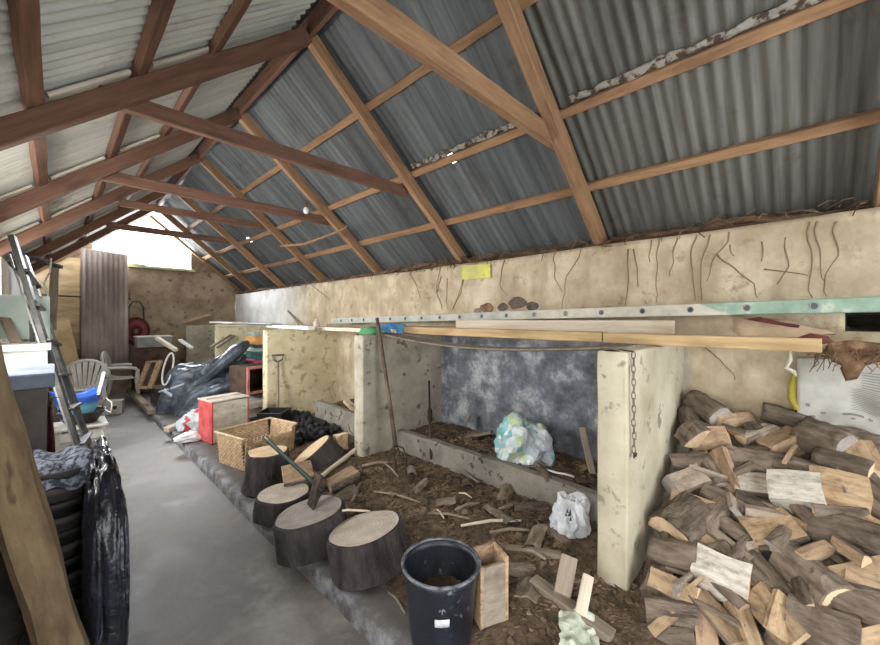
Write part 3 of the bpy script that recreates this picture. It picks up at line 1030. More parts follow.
q = random.Random(77)
used_l = set()
SM = [(676, 452), (700, 432), (734, 436), (760, 452), (790, 462), (820, 440), (708, 478), (690, 482), (742, 474), (798, 484), (846, 486), (690, 516), (736, 512), (764, 520), (826, 516), (712, 548),
      (742, 556), (780, 546), (816, 560), (850, 560), (684, 590), (726, 592), (770, 584), (806, 600), (668, 626), (720, 618), (782, 620), (828, 602), (866, 590), (700, 586), (756, 548), (840, 520)]
for k, a in enumerate(SM):
    pa, ta = on_heap(*a)
    pa += Vector((-0.51, 0, 0.86)) * q.uniform(0.015, 0.05)
    an = q.uniform(0, 3.14)
    d = Vector((math.cos(an), math.sin(an), 0.58 * math.cos(an) + q.uniform(-.3, .3))).normalized() * q.uniform(0.05, 0.10)
    r = q.uniform(0.02, 0.038)
    if max((pa + d).y, (pa - d).y) > 0.58 or max((pa + d).x, (pa - d).x) > XW - .05:
        continue
    o = make_log(pa - d, pa + d, r, q.choice(['wedge', 'slab', 'wedge', 'half']), q.uniform(0, 360), q.choice(['split', 'split_grey', 'split_orange', 'split_grey']), up=(-0.51, 0, 0.86), seed=7000 + k, name='firewood_splinter')
    nl = min(LOGC, key=lambda c: (c[0] - pa).length if c[1] not in used_l else 9)
    used_l.add(nl[1])
    pre = 'small splinter touching the ' if len(nl[1].split()) <= 12 else 'splinter by the '
    tag(o, ' '.join((pre + nl[1]).split()[:16]), 'kindling', 'small splinters on the firewood heap', 'thing')

# ------------------------------------------------------------------ litter covered ground of the middle stalls
def ground_h(x, y):
    if not (1.2 < x < 3.2 and -0.3 < y < 5.4):
        return 0.0
    ex = max(0.0, min(1.0, (x - 1.30) / 0.45))
    h = 0.02 + 0.055 * ex + 0.05 * ex * (0.5 + 0.5 * nz((x, y, 0), 1.7, 4))
    if x > 2.53 and (0.8 < y < 3.05 or 3.2 < y < 4.8):
        h = 0.26 + 0.03 * nz((x, y, 0), 4, 2)
    if y > 3.15 and x < 2.5:
        h *= 0.5
    return h * max(0, min(1, (x - 1.2) / 0.15))


def gz(x, y):
    return FLOOR_Z + ground_h(x, y) + 0.012 * nz((x, y, 0), 9, 6)


MT['mulch'] = m_noise('brown_litter_earth', (0.055, 0.038, 0.026), (0.215, 0.15, 0.098), 16, 0.97, 1.0, 45, (1, 1, 1), 0.3, 0.7, geo=True, bdist=0.02)
gm = MB()
gm.grid(lambda u, v: Vector((1.22 + u * 1.24, 0.30 + v * 5.0, gz(1.22 + u * 1.24, 0.30 + v * 5.0) + (0.004 if u > 0 else -0.03))), 70, 190)
tag(gm.build('ground_litter', MT['mulch'], smooth=True), 'brown layer of bark, sawdust and earth covering the middle stall floor', 'litter', kind='stuff')
gm = MB()
gm.grid(lambda u, v: Vector((2.58 + u * 0.56, 0.78 + v * 2.25, gz(2.7, 0.78 + v * 2.25) * 0 + FLOOR_Z + 0.25 + 0.03 * nz((u * 3, v * 8, 0), 2, 3))), 24, 70)
tag(gm.build('trough_litter', MT['mulch'], smooth=True), 'dark litter filling the trough in front of the blue-grey wall', 'litter', kind='stuff')
gm = MB()
gm.grid(lambda u, v: Vector((2.58 + u * 0.56, 3.2 + v * 1.6, 0.36 + 0.03 * nz((u * 3, v * 8, 0), 2, 5))), 20, 50)
tag(gm.build('trough_litter', MT['mulch'], smooth=True), 'litter filling the trough in the stall with the coal', 'litter', kind='stuff')

# thousands of chips and bark flakes
q = random.Random(5)
MT['chip'] = m_noise('chips', (0.055, 0.038, 0.026), (0.27, 0.19, 0.125), 5, 0.95, 0.3, 40, (1, 1, 1), 0.36, 0.68, geo=True)
cb = MB()
for i in range(4200):
    if q.random() < 0.72:
        x, y = q.uniform(1.35, 2.47), q.uniform(0.5, 3.1)
    elif q.random() < 0.5:
        x, y = q.uniform(2.6, 3.1), q.uniform(0.85, 3.0)
    else:
        x, y = q.uniform(1.5, 2.45), q.uniform(3.1, 5.2)
    z = gz(x, y) + 0.008
    if x > 2.58 and y < 3.1:
        z = FLOOR_Z + 0.27
    l = q.uniform(0.008, 0.035) * (2 if q.random() < 0.12 else 1)
    Fm = Matrix.Rotation(q.uniform(0, 6.3), 3, 'Z') @ Matrix.Rotation(q.gauss(0, 0.35), 3, 'Y') @ Matrix.Rotation(q.gauss(0, 0.3), 3, 'X')
    cb.box((x, y, z), (l, l * q.uniform(0.25, 0.7), 0.004 + 0.003 * q.random()), Fm)
tag(cb.build('wood_chips', MT['chip']), 'loose wood chips and bark flakes strewn over the stall floor', 'wood chips', kind='stuff')
# ------------------------------------------------------------------ chopping stumps
def stump(top, n, r, h, mat, label, wob=0.10, flare=1.06, seed=1, barkmat='dark_bark'):
    n = Vector(n).normalized()
    F = frame(n, (0.3, 1, 0.1))
    F = F @ Matrix(((0, 0, 1), (1, 0, 0), (0, 1, 0)))      # local Z along n
    core = MB()
    N_ = 40
    prof = [(r * flare, 0), (r * 1.02, h * 0.4), (r, h * 0.95), (r * 0.985, h)]
    core.lathe(prof, N_, 1, capb=True, wob=wob, seed=seed)
    k = len(core.v)
    rings = [0.985, 0.8, 0.55, 0.3]
    for a in rings:
        for j in range(N_):
            t = 2 * math.pi * j / N_
            w = 1 + wob * nz((math.cos(t) * 1.5, math.sin(t) * 1.5, h * 2), 1.0, seed)
            p = (a * r * w * math.cos(t), a * r * w * math.sin(t))
            core.v.append(Vector((p[0], p[1], h + (0.006 * nz((p[0] * 20, p[1] * 20, 0), 1, seed) if a < 0.95 else 0))))
    core.v.append(Vector((0, 0, h)))
    for q_ in range(len(rings) - 1):
        for j in range(N_):
            core.f.append([k + q_ * N_ + j, k + q_ * N_ + (j + 1) % N_, k + (q_ + 1) * N_ + (j + 1) % N_, k + (q_ + 1) * N_ + j]); core.m.append(0)
    for j in range(N_):
        core.f.append([k + 3 * N_ + j, k + 3 * N_ + (j + 1) % N_, len(core.v) - 1]); core.m.append(0)
    top = Vector(top)
    o = core.build('chopping_stump', [mat, MT[barkmat]], mw=placed(F, top - n * h), weld=0.0005)
    b = MB()
    bp = [(r * flare + 0.012, 0.004), (r * 1.02 + 0.016, h * 0.4), (r + 0.016, h * 0.8), (r + 0.012, h - 0.008), (r * 0.99, h - 0.004), (r * 0.98, h * 0.5), (r * 1.0, 0.006), (r * flare + 0.012, 0.004)]
    b.lathe(bp, 56, 0, wob=wob, seed=seed)
    b.warp(lambda p: Vector((p.x * (1 + 0.03 * nz(p * 26, 1, seed)), p.y * (1 + 0.03 * nz(p * 26, 1, seed)), p.z)))
    b.build('bark', MT[barkmat], parent=o, local=True, weld=0.0003)
    return tag(o, label, 'stump', 'chopping stumps on the kerb', 'thing')


def down(px, py, zt):
    return W(px, py, Z=zt)


stump(down(365, 527, 0.33), (-0.08, 0.16, 1), 0.205, 0.215, MT['endgrain'], 'large pale-topped stump nearest the camera, behind the black bucket', seed=3)
stump(down(309, 511, 0.33), (-0.10, 0.12, 1), 0.205, 0.215, MT['endgrain_grey'], 'grey-topped stump with the green-handled axe standing on it', seed=4)
stump(down(284, 492, 0.27), (0, 0, 1), 0.175, 0.155, MT['endgrain'], 'low stump with a split log resting on top', seed=5)
stump(down(268, 451, 0.41), (0, 0, 1), 0.155, 0.30, MT['endgrain_tan'], 'tall stump with fresh cut top beside the wicker basket', seed=6, flare=1.22)
_n5 = Vector((-0.45, 0.30, 0.74)).normalized()
stump(W(311, 450, d=3.62), _n5, 0.215, 0.20, MT['endgrain_tan'], 'wide tilted log slice with orange cut face, between the stumps and the grey partition', seed=7)
MT['frost'] = m_noise('grey_film', (0.22, 0.23, 0.25), (0.40, 0.41, 0.43), 12, 0.5, 0.5, 30)

def L_(p1, p2, r, kind, roll, wood, label, up=None, seed=1, name='firewood_log', group='loose logs by the stumps'):
    return tag(make_log(p1, p2, r, kind, roll, wood, up=up, seed=seed, name=name), label, 'log', group, 'thing')

L_(W(283, 478, d=2.95), W(312, 470, d=3.05), 0.11, 'wedge', 165, 'split_orange', 'pinkish split log resting on the low stump', seed=11)
L_(W(322, 462, d=3.55), W(352, 470, d=3.60), 0.085, 'round', 0, 'split_grey', 'dark log lying below the wide tilted log slice', seed=12)
L_(W(334, 446, d=3.9), W(358, 452, d=3.95), 0.09, 'round', 0, 'split_grey', 'dark knobbly log at the foot of the grey partition', seed=13)
L_(W(341, 449, d=3.75), W(341, 434, d=3.75), 0.055, 'block', 0, 'split', 'small pale block standing on the dark logs', up=(0, 1, 0), seed=14)
L_(W(328, 487, d=3.0), W(356, 472, d=3.15), 0.085, 'half', 175, 'split', 'half log with flat side up and orange end, beside the axe head', seed=15)
L_(W(330, 503, d=2.85), W(356, 488, d=2.95), 0.06, 'half', 0, 'split_grey', 'dark barked log between the axe stump and the grey partition', seed=16)
L_(W(300, 470, d=3.25), W(322, 480, d=3.2), 0.06, 'half', 0, 'split_grey', 'dark log under the green axe handle', seed=17)

# splitting axe
ah = W(316, 492, d=2.5); tip = W(312, 503, d=2.43)
ax = root('splitting_axe', tip, 'splitting axe with dark green handle standing in the grey-topped stump', 'axe')
h0, h1 = W(318, 487, d=2.5), W(265, 438, d=3.15)
hb = MB().tube([h0 + (h1 - h0) * t for t in (-0.06, 0.1, 0.3, 0.6, 0.9, 1.0)], [0.016, 0.017, 0.015, 0.015, 0.018, 0.015], 10)
hb.build('handle', m_noise('green_axe_handle', (0.010, 0.024, 0.019), (0.03, 0.055, 0.044), 8, 0.5), ax, smooth=True)
hd = MB()
dv = (tip - h0).normalized()
sd = dv.cross(h1 - h0).normalized()
sec = [(-0.07, 0.030, 0.034), (-0.02, 0.032, 0.034), (0.06, 0.020, 0.036), (0.13, 0.003, 0.045)]
vs = []
al = (h1 - h0).normalized()
for (t, w, l) in sec:
    c = h0 + dv * t
    vs += [c + sd * w + al * l, c - sd * w + al * l, c - sd * w - al * l, c + sd * w - al * l]
fs = [(i * 4 + j, i * 4 + (j + 1) % 4, (i + 1) * 4 + (j + 1) % 4, (i + 1) * 4 + j) for i in range(3) for j in range(4)] + [(3, 2, 1, 0), (12, 13, 14, 15)]
hd.add(vs, fs)
hd.build('axe_head', MT['iron'], ax, bevel=0.003)

# wicker log basket with a broken near rim
bk0 = Vector((1.245, 3.80, gz(1.30, 3.9) + 0.004))
e1 = (Vector((1.77, 3.93, 0)) - Vector((1.245, 3.80, 0))).normalized(); e2 = Vector((-e1.y, e1.x, 0))
BL, BW, BH = 0.55, 0.40, 0.31
def m_wicker():
    m, nt, b, N, L = _new('wicker')
    g = N.new('ShaderNodeNewGeometry')
    f = noise_node(N, L, g.outputs['Position'], 22, 4)
    col = ramp(N, L, f, [(0.3, (0.40, 0.27, 0.15)), (0.7, (0.68, 0.53, 0.36))])
    L.new(col, b.inputs['Base Color']); b.inputs['Roughness'].default_value = 0.7
    return m
MT['wicker'] = m_wicker()
bsk = root('wicker_basket', bk0, 'rectangular wicker log basket with a broken near rim', 'basket')
wb_ = MB()
def side(p, d, n, ln, topf):
    nu, nv = int(ln / 0.011), 36
    def fn(u, v):
        iu, iv = int(round(u * nu)), int(round(v * nv))
        k = ((iu // 2 + iv // 2) % 2) * 2 - 1
        flare = 0.03 * v
        return p + d * (ln * u) + n * (0.0065 * k + flare) + Vector((0, 0, topf(u) * v))
    wb_.grid(fn, nu, nv)
c0 = bk0; c1 = bk0 + e1 * BL; c3 = bk0 + e2 * BW
full = lambda u: BH
broken = lambda u: BH * (0.80 + 0.12 * abs(u - 0.45) + 0.05 * nz((u * 9, 0, 0), 1, 2)) if 0.06 < u < 0.92 else BH
side(c0, e1, -e2, BL, broken)
side(c3, e1, e2, BL, full)
side(c0, e2, -e1, BW, full)
side(c1, e2, e1, BW, full)
wb_.box(bk0 + e1 * BL / 2 + e2 * BW / 2 + Vector((0, 0, 0.012)), (BL, BW, 0.012), Matrix((e1, e2, Vector((0, 0, 1)))).transposed())
wb_.build('woven_body', MT['wicker'], bsk, thick=0.006)
rim = MB()
up_ = Vector((0, 0, BH))
A_, B_, C_, D_ = c0 - e1 * .03 - e2 * .03 + up_, c3 - e1 * .03 + e2 * .03 + up_, c3 + e1 * (BL + .03) + e2 * .03 + up_, c1 + e1 * .03 - e2 * .03 + up_
rim.tube([A_ + e1 * 0.04, A_, A_.lerp(B_, .5), B_, B_.lerp(C_, .5), C_, C_.lerp(D_, .5), D_, D_ - e1 * 0.06], 0.013, 8)
rim.build('rim', MT['wicker'], bsk, smooth=True)
stb = MB()
for u in (0.08, 0.16, 0.22, 0.30, 0.38, 0.47, 0.58, 0.70, 0.82):
    p = c0 + e1 * BL * u - e2 * 0.02
    stb.tube([p + Vector((0, 0, BH * 0.7)), p - e2 * 0.008 + Vector((0, 0, BH * (0.93 + 0.12 * nz((u * 40, 0, 0), 1, 1))))], 0.006, 6)
stb.build('broken_stakes', MT['wicker'], bsk)

# red-sided box on the kerb
def wbox(name, c, ex, size, thick, mat, parent, front=None):
    """open box of boards: c base centre, ex direction of its length"""
    ex = Vector(ex).normalized(); ey = Vector((-ex.y, ex.x, 0)); F = Matrix((ex, ey, Vector((0, 0, 1)))).transposed()
    l, w, h = size
    return F

rb0 = W(212, 444, Z=0.115)
exr = Vector((0.985, 0.17, 0)).normalized(); eyr = Vector((-exr.y, exr.x, 0)); Fr = Matrix((exr, eyr, Vector((0, 0, 1)))).transposed()
bx = root('storage_box', rb0, 'red-sided box with a faded board front, behind the wicker basket', 'box')
MT['faded'] = m_noise('faded_board', (0.42, 0.36, 0.28), (0.66, 0.61, 0.53), 5, 0.9, 0.2, 30, (1, 1, 2), spot=((0.16, 0.12, 0.09), 7.0, 0.63))
MT['red'] = m_noise('worn_red_paint', (0.42, 0.05, 0.055), (0.60, 0.12, 0.12), 8, 0.6, 0.2, 30)
c = rb0 + exr * 0.21 + eyr * 0.16
MB().box(c - eyr * 0.155 + Vector((0, 0, 0.23)), (0.40, 0.015, 0.46), Fr).build('front_board', MT['faded'], bx, bevel=0.003)
MB().box(c - exr * 0.207 + Vector((0, 0, 0.235)), (0.016, 0.33, 0.47), Fr).build('red_side', MT['red'], bx, bevel=0.003)
MB().box(c + exr * 0.207 + Vector((0, 0, 0.235)), (0.016, 0.33, 0.47), Fr).build('red_side', MT['red'], bx, bevel=0.003)
MB().box(c + eyr * 0.155 + Vector((0, 0, 0.23)), (0.40, 0.015, 0.46), Fr).build('back_board', MT['faded'], bx)
ld = MB().box(c + Vector((0, 0, 0.478)), (0.44, 0.36, 0.016), Fr).box(c + eyr * 0.05 + Vector((0, 0, 0.493)), (0.40, 0.12, 0.014), Fr)
ld.build('lid', MT['faded'], bx, bevel=0.003)

# black bucket
bc = W(441, 562, Z=0.45); bc.z = 0.118
R0, R1, HB = 0.135, 0.168, 0.335
bu = root('builders_bucket', bc, 'black plastic bucket with a small white label, standing at the front', 'bucket')
MT['bucket'] = m_noise('scuffed_black_plastic', (0.006, 0.0075, 0.012), (0.019, 0.022, 0.033), 9, 0.42, 0.2, 60, (1, 1, 1), 0.35, 0.7, spec=0.5, spot=((0.14, 0.15, 0.175), 13.0, 0.64))
b = MB().lathe([(R0 * 0.96, 0.0), (R0, 0.008), (R0 + (R1 - R0) * 0.9, HB - 0.035), (R1, HB - 0.03), (R1, HB), (R1 - 0.008, HB), (R1 - 0.010, HB - 0.03), (R0 - 0.006, 0.012), (0.001, 0.012)], 56, c=bc, capb=True)
bbody = b.build('body', MT['bucket'], bu, smooth=True)
ORG[bbody.name] = bc.copy()
t = [bc + Vector((math.cos(a) * (R1 + 0.004), math.sin(a) * (R1 + 0.004), HB)) for a in [2 * math.pi * i / 56 for i in range(57)]]
MB().tube(t, 0.0075, 8, caps=False).build('rim', m_noise('scuffed_rim', (0.025, 0.028, 0.036), (0.22, 0.23, 0.25), 24, 0.5, 0.2, 60), bu, smooth=True)
la = math.atan2(-bc.y, -bc.x) + 0.03
def lab(u, v):
    a = la + (u - 0.5) * 0.40; z = 0.160 + 0.034 * v; rr = R0 + (R1 - R0) * z / HB * 0.9 + 0.0025
    return bc + Vector((rr * math.cos(a), rr * math.sin(a), z))
MB().grid(lab, 10, 2).build('label', m_noise('worn_label', (0.42, 0.44, 0.45), (0.70, 0.72, 0.73), 30, 0.6, 0.0), bbody, smooth=True, thick=-0.001)
dl = MB()
sp = []
for i in range(16):
    t = 2 * math.pi * i / 16
    rr_ = 0.034 if i % 4 == 0 else (0.024 if i % 2 == 0 else 0.010)
    a, z = la + rr_ * 0.9 * math.cos(t) / 0.15, 0.242 + rr_ * math.sin(t); rr = R0 + (R1 - R0) * z / HB * 0.9 + 0.0022
    sp.append(bc + Vector((rr * math.cos(a), rr * math.sin(a), z)))
zc_ = 0.242; rr = R0 + (R1 - R0) * zc_ / HB * 0.9 + 0.0022
sp.append(bc + Vector((rr * math.cos(la), rr * math.sin(la), zc_)))
dl.add(sp, [(i, (i + 1) % 16, 16) for i in range(16)])
dl.build('star_print', m_flat('faded_print', (0.16, 0.17, 0.195)), bbody)
hw_ = [bc + Vector((math.cos(a) * (R1 + 0.012) , math.sin(a) * (R1 + 0.012), HB - 0.055)) for a in (la + 2.0, la + 2.6, la + math.pi, la + 3.7, la + 4.2)]
MB().tube(hw_, 0.0035, 6).build('wire_handle', MT['steel'], bu, smooth=True)
q = random.Random(3)
rb = MB()
rb.grid(lambda u, v: bc + Vector(((0.004 + 0.128 * u) * math.cos(v * 6.2832), (0.004 + 0.128 * u) * math.sin(v * 6.2832), 0.135 + 0.05 * u * math.sin(v * 6.28 + 1) + 0.02 * nz((u * 4 * math.cos(v * 6.28), u * 4 * math.sin(v * 6.28), 0), 1, 2))), 10, 40)
tag(rb.build('rubbish', MT['mulch'], smooth=True), 'brown rubbish lying in the black bucket', 'rubbish', kind='stuff')

# small open wooden box standing beside the bucket
wx = Vector((1.43, 1.075, gz(1.43, 1.075) + 0.002))
wr_ = root('wooden_box', wx, 'small open wooden box standing on end beside the black bucket', 'box')
Fw = Matrix.Rotation(math.radians(-24), 3, 'Z')
def wbd(c, s, nm, mt='split'):
    MB().box(wx + Fw @ Vector(c), s, Fw).build(nm, MT[mt], wr_, bevel=0.002)
wbd((0.0, -0.055, 0.14), (0.115, 0.016, 0.27), 'side_board', 'grey_plank')
wbd((-0.065, 0.0, 0.14), (0.016, 0.125, 0.28), 'end_board', 'split')
wbd((0.065, 0.0, 0.15), (0.016, 0.125, 0.30), 'end_board', 'split')
wbd((0.0, 0.0, 0.010), (0.115, 0.095, 0.018), 'base_board', 'split')
wbd((0.0, 0.055, 0.15), (0.115, 0.014, 0.30), 'side_board', 'split_orange')

# ------------------------------------------------------------------ timber scraps by the nearest partition
def tb(a, b, w, h, mt, name, label, cat, up=(0, 0, 1), group=None):
    return timber(name, a, b, w, h, MT[mt], label, cat, group, up=up)
G2 = 'timber scraps on the stall floor'
tb(W(533, 580, Z=0.215), W(612, 637, Z=0.19), 0.07, 0.035, 'grey_plank', 'timber_offcut', 'long grey timber offcut lying towards the foot of the nearest partition', 'timber', group=G2)
tb(W(580, 616, d=1.70), W(588, 577, d=1.80), 0.065, 0.05, 'pale_plank', 'timber_offcut', 'short pale offcut standing on end beside the nearest partition', 'timber', up=(0.6, -0.6, 0.2), group=G2)
tb(W(562, 598, d=1.80), W(569, 560, d=1.92), 0.10, 0.08, 'grey_plank', 'timber_offcut', 'grey-brown block standing under the white plastic bag', 'timber', up=(0.6, -0.6, 0.2), group=G2)
tb(W(606, 642, Z=0.13), W(648, 596, Z=0.16), 0.07, 0.03, 'grey_plank', 'timber_offcut', 'brown board lying under the foot of the nearest partition', 'timber', group=G2)
tb(W(506, 548, Z=0.20), W(561, 555, Z=0.22), 0.05, 0.03, 'grey_plank', 'timber_offcut', 'grey batten lying across the litter right of the wooden box', 'timber', group=G2)
tb(W(528, 612, Z=0.16), W(592, 640, Z=0.14), 0.05, 0.025, 'grey_plank', 'timber_offcut', 'dark batten under the pale torn paper', 'timber', group=G2)
tb(W(520, 605, Z=0.15), W(548, 632, Z=0.14), 0.05, 0.03, 'grey_plank', 'timber_offcut', 'short dark offcut between the wooden box and the long grey timber', 'timber', group=G2)
tb(W(538, 520, Z=0.19), W(566, 543, Z=0.21), 0.06, 0.02, 'grey_plank', 'timber_offcut', 'brown bark board lying in front of the white plastic bag', 'timber', group=G2)
STK = [((374, 498), (420, 511), .008, 'grey_plank', 'thin grey-brown stick just behind the large pale-topped stump'),
       ((324, 514), (370, 511), .007, 'pale_plank', 'thin straw-coloured stick lying over the grey-topped stump'),
       ((461, 537), (521, 531), .010, 'pale_plank', 'pale straight stick behind the wooden box'),
       ((470, 530), (428, 524), .009, 'grey_plank', 'brown stick behind the bucket'),
       ((436, 518), (444, 531), .006, 'pale_plank', 'short pale twig behind the bucket rim'),
       ((523, 560), (546, 573), .010, 'grey_plank', 'brown stick beside the long grey timber'),
       ((459, 500), (472, 506), .006, 'pale_plank', 'short pale twig in the middle of the litter'),
       ((450, 470), (478, 490), .012, 'grey_plank', 'brown root lying below the concrete trough'),
       ((362, 474), (392, 470), .013, 'grey_plank', 'dark branch at the tines of the fork'),
       ((384, 470), (398, 484), .008, 'grey_plank', 'thin dark twig under the fork tines'),
       ((361, 490), (352, 505), .010, 'grey_plank', 'crooked twig behind the axe stump'),
       ((496, 520), (530, 512), .011, 'grey_plank', 'dark stick below the trough'),
       ((480, 512), (455, 520), .010, 'grey_plank', 'brown stick left of the dark bark slab'),
       ((490, 545), (530, 541), .010, 'grey_plank', 'grey stick parallel to the pale straight stick'),
       ((388, 585), (405, 605), .006, 'grey_plank', 'thin twig on the kerb left of the bucket')]
for (a, b, r, mt, lab_) in STK:
    zz = 0.155 if a[0] > 380 else 0.16
    if 'over the grey' in lab_:
        pa, pb = W(*a, Z=0.345), W(*b, Z=0.34)
    else:
        pa, pb = W(*a, Z=FLOOR_Z + .06), W(*b, Z=FLOOR_Z + .06)
        pa.z = gz(pa.x, pa.y) + r * 0.9 + 0.012; pb.z = gz(pb.x, pb.y) + r * 0.9 + 0.016
    mid = (pa + pb) / 2 + Vector((0.01, 0.012, 0.008))
    ob = MB().tube([pa, pa.lerp(mid, .6), mid, mid.lerp(pb, .6), pb], [r * 0.8, r, r * 1.05, r, r * 0.7], 7).build('stick', MT[mt], smooth=True)
    tag(ob, lab_, 'stick', 'sticks on the stall floor', 'thing')
# pale axe-handle leaning behind the stumps
tb(W(322, 476, d=3.2), W(357, 448, d=3.72), 0.035, 0.028, 'pale_plank', 'timber_baton', 'pale straight baton leaning on the foot of the grey partition', 'timber')
BSL = [((505, 499), 0.10, 0.05, 20, 'dark purplish bark slab below the trough'), ((530, 512), 0.13, 0.05, -35, 'brown bark slab left of the white plastic bag'),
       ((545, 502), 0.09, 0.045, 60, 'bark slab against the trough end'), ((490, 480), 0.11, 0.04, -20, 'bark slab leaning at the middle of the trough'),
       ((468, 487), 0.09, 0.05, 40, 'bark slab left of the middle of the trough'), ((420, 492), 0.09, 0.035, 10, 'small bark slab in front of the fork'),
       ((500, 522), 0.12, 0.045, 75, 'bark slab right of the brown stick'), ((447, 508), 0.08, 0.04, -60, 'dark bark slab behind the bucket'),
       ((536, 545), 0.10, 0.05, 15, 'reddish bark slab behind the grey block'), ((412, 476), 0.07, 0.04, 50, 'bark slab by the fork tines'),
       ((515, 575), 0.10, 0.04, -40, 'mossy bark slab right of the wooden box'), ((527, 595), 0.09, 0.05, 25, 'curled bark slab over the short dark offcut'),
       ((392, 498), 0.07, 0.03, 80, 'little bark slab beside the grey-brown stick')]
for (p, l, w, a, lab_) in BSL:
    c = W(*p, Z=FLOOR_Z + 0.08); c.z = gz(c.x, c.y) + 0.022
    F = Matrix.Rotation(math.radians(a), 3, 'Z') @ Matrix.Rotation(math.radians(q.uniform(-18, 18)), 3, 'Y') @ Matrix.Rotation(math.radians(q.uniform(-15, 15)), 3, 'X')
    sd_ = q.random() * 30
    mb = MB().grid(lambda u, v: Vector(((u - .5) * 2 * l * (1 + .2 * nz((v * 3, u, 0), 1, sd_)), (v - .5) * 2 * w * (1 + .3 * nz((u * 3, v, 0), 1, sd_)), 0.5 * w * (1 - (2 * v - 1) ** 2) + 0.01 * nz((u * 5, v * 4, 0), 1, sd_))), 12, 6)
    ob = mb.build('bark_slab', MT['bark'], mw=placed(F, c), thick=0.008)
    tag(ob, lab_, 'bark', 'bark slabs on the stall floor', 'thing')

# ------------------------------------------------------------------ plastic bags
def crumple(c, size, mats, name, label, cat, seed=1, sub=4, amp=0.22, flat=0.35, rotz=0.0, pick=None, smooth=False):
    bm = bmesh.new()
    bmesh.ops.create_icosphere(bm, subdivisions=sub, radius=1.0)
    for v in bm.verts:
        p = v.co.copy()
        a = nz(p, 1.6, seed)
        rdg = 1 - abs(nz(p, 2.6, seed + 3)) * 2
        r2 = 1 - abs(nz(p, 5.5, seed + 5)) * 2
        k = 1 + amp * (0.9 * a + 0.55 * rdg + 0.22 * r2 - 0.4)
        p = p * k
        if p.z < -flat:
            p.z = -flat + (p.z + flat) * 0.12
        v.co = Vector((p.x * size[0], p.y * size[1], (p.z + flat) * size[2]))
    me = bpy.data.meshes.new(name)
    bm.to_mesh(me); bm.free()
    for mm in mats:
        me.materials.append(mm)
    for pl in me.polygons:
        pl.use_smooth = smooth
        if pick:
            pl.material_index = pick(pl.center, pl.normal)
    o = bpy.data.objects.new(name, me); COL.objects.link(o)
    o.location = c; o.rotation_euler = (0, 0, rotz)
    return tag(o, label, cat, None, 'thing')


def m_printbag():
    m, nt, b, N, L = _new('printed_bag')
    v = coords(N, L, (1, 1, 1), jitter=False)
    vo = N.new('ShaderNodeTexVoronoi'); vo.inputs['Scale'].default_value = 13; L.new(v, vo.inputs['Vector'])
    sep = N.new('ShaderNodeSeparateColor'); L.new(vo.outputs['Color'], sep.inputs[0])
    col = ramp(N, L, sep.outputs[0], [(0.0, (0.62, 0.70, 0.72)), (0.25, (0.62, 0.72, 0.74)), (0.3, (0.18, 0.46, 0.48)), (0.5, (0.22, 0.52, 0.56)), (0.55, (0.52, 0.66, 0.42)), (0.66, (0.55, 0.62, 0.38)), (0.7, (0.72, 0.78, 0.78)), (1.0, (0.78, 0.82, 0.82))])
    L.new(col, b.inputs['Base Color']); b.inputs['Roughness'].default_value = 0.4
    return m
MT['white_film'] = m_noise('white_plastic_film', (0.50, 0.52, 0.55), (0.74, 0.76, 0.78), 9, 0.38, 0.3, 30)
MT['grey_film'] = m_noise('blueish_clear_film', (0.38, 0.43, 0.50), (0.60, 0.65, 0.71), 9, 0.35, 0.3, 30)
crumple(Vector((2.80, 1.76, FLOOR_Z + 0.25)), (0.215, 0.24, 0.26), [m_printbag(), MT['grey_film']], 'plastic_bag', 'crumpled teal, green and white plastic bag lying in the trough', 'bag', seed=2, amp=0.30,
        pick=lambda c, n: 1 if c.y < -0.13 and nz(c, 9, 4) < 0.2 else 0)
MT['print'] = m_flat('dark_print', (0.05, 0.06, 0.09))
crumple(Vector((2.28, 1.07, 0.19)), (0.085, 0.115, 0.19), [MT['white_film'], MT['print']], 'plastic_bag', 'crumpled white plastic bag beside the nearest partition, dark print on it', 'bag', seed=9, amp=0.34, rotz=0.6,
        pick=lambda c, n: 1 if (abs(c.y - 0.02) < 0.016 and 0.05 < c.z < 0.17 and c.x < 0 and int(c.z * 80) % 2) else 0)
pp = MB().grid(lambda u, v: W(560 + 40 * u, 613 + 34 * v + 10 * u, Z=0.185) + Vector((0.01 * nz((u * 5, v * 5, 0), 1, 3), 0.02 * nz((u * 4, v * 5, 2), 1, 3), 0.035 * nz((u * 3.5, v * 4, 1), 1, 8) + 0.02)), 14, 14)
tag(pp.build('torn_paper', m_noise('pale_green_paper', (0.44, 0.48, 0.38), (0.66, 0.69, 0.58), 7, 0.8, 0.2), thick=0.002), 'torn pale green paper lying on the timber scraps at the front', 'paper', None, 'thing')
st = [W(539, 466, X=2.60), W(549, 469, X=2.60), W(556, 474, X=2.60), W(566, 473, X=2.62), W(574, 478, X=2.62)]
for p in st:
    p.z = 0.405
tag(MB().tube(st, 0.008, 6).build('plastic_strip', MT['white_plastic'], smooth=True), 'white twisted plastic strip lying on the trough litter', 'strip', None, 'thing')
# bits on the trough litter
tb(W(464, 426, X=2.95), W(470, 414, X=3.02), 0.10, 0.02, 'grey_plank', 'tile_piece', 'small grey tile leaning in the back corner of the trough', 'tile', up=(0.6, -0.6, 0.2))
tb(W(582, 428, X=3.08), (2.86, 1.16, 0.36), 0.05, 0.03, 'grey_plank', 'timber_offcut', 'dark batten leaning on the blue-grey wall behind the nearest partition', 'timber')
tb(W(448, 440, X=2.85), W(492, 432, X=3.0), 0.05, 0.03, 'grey_plank', 'timber_offcut', 'grey batten lying in the trough left of the teal bag', 'timber')

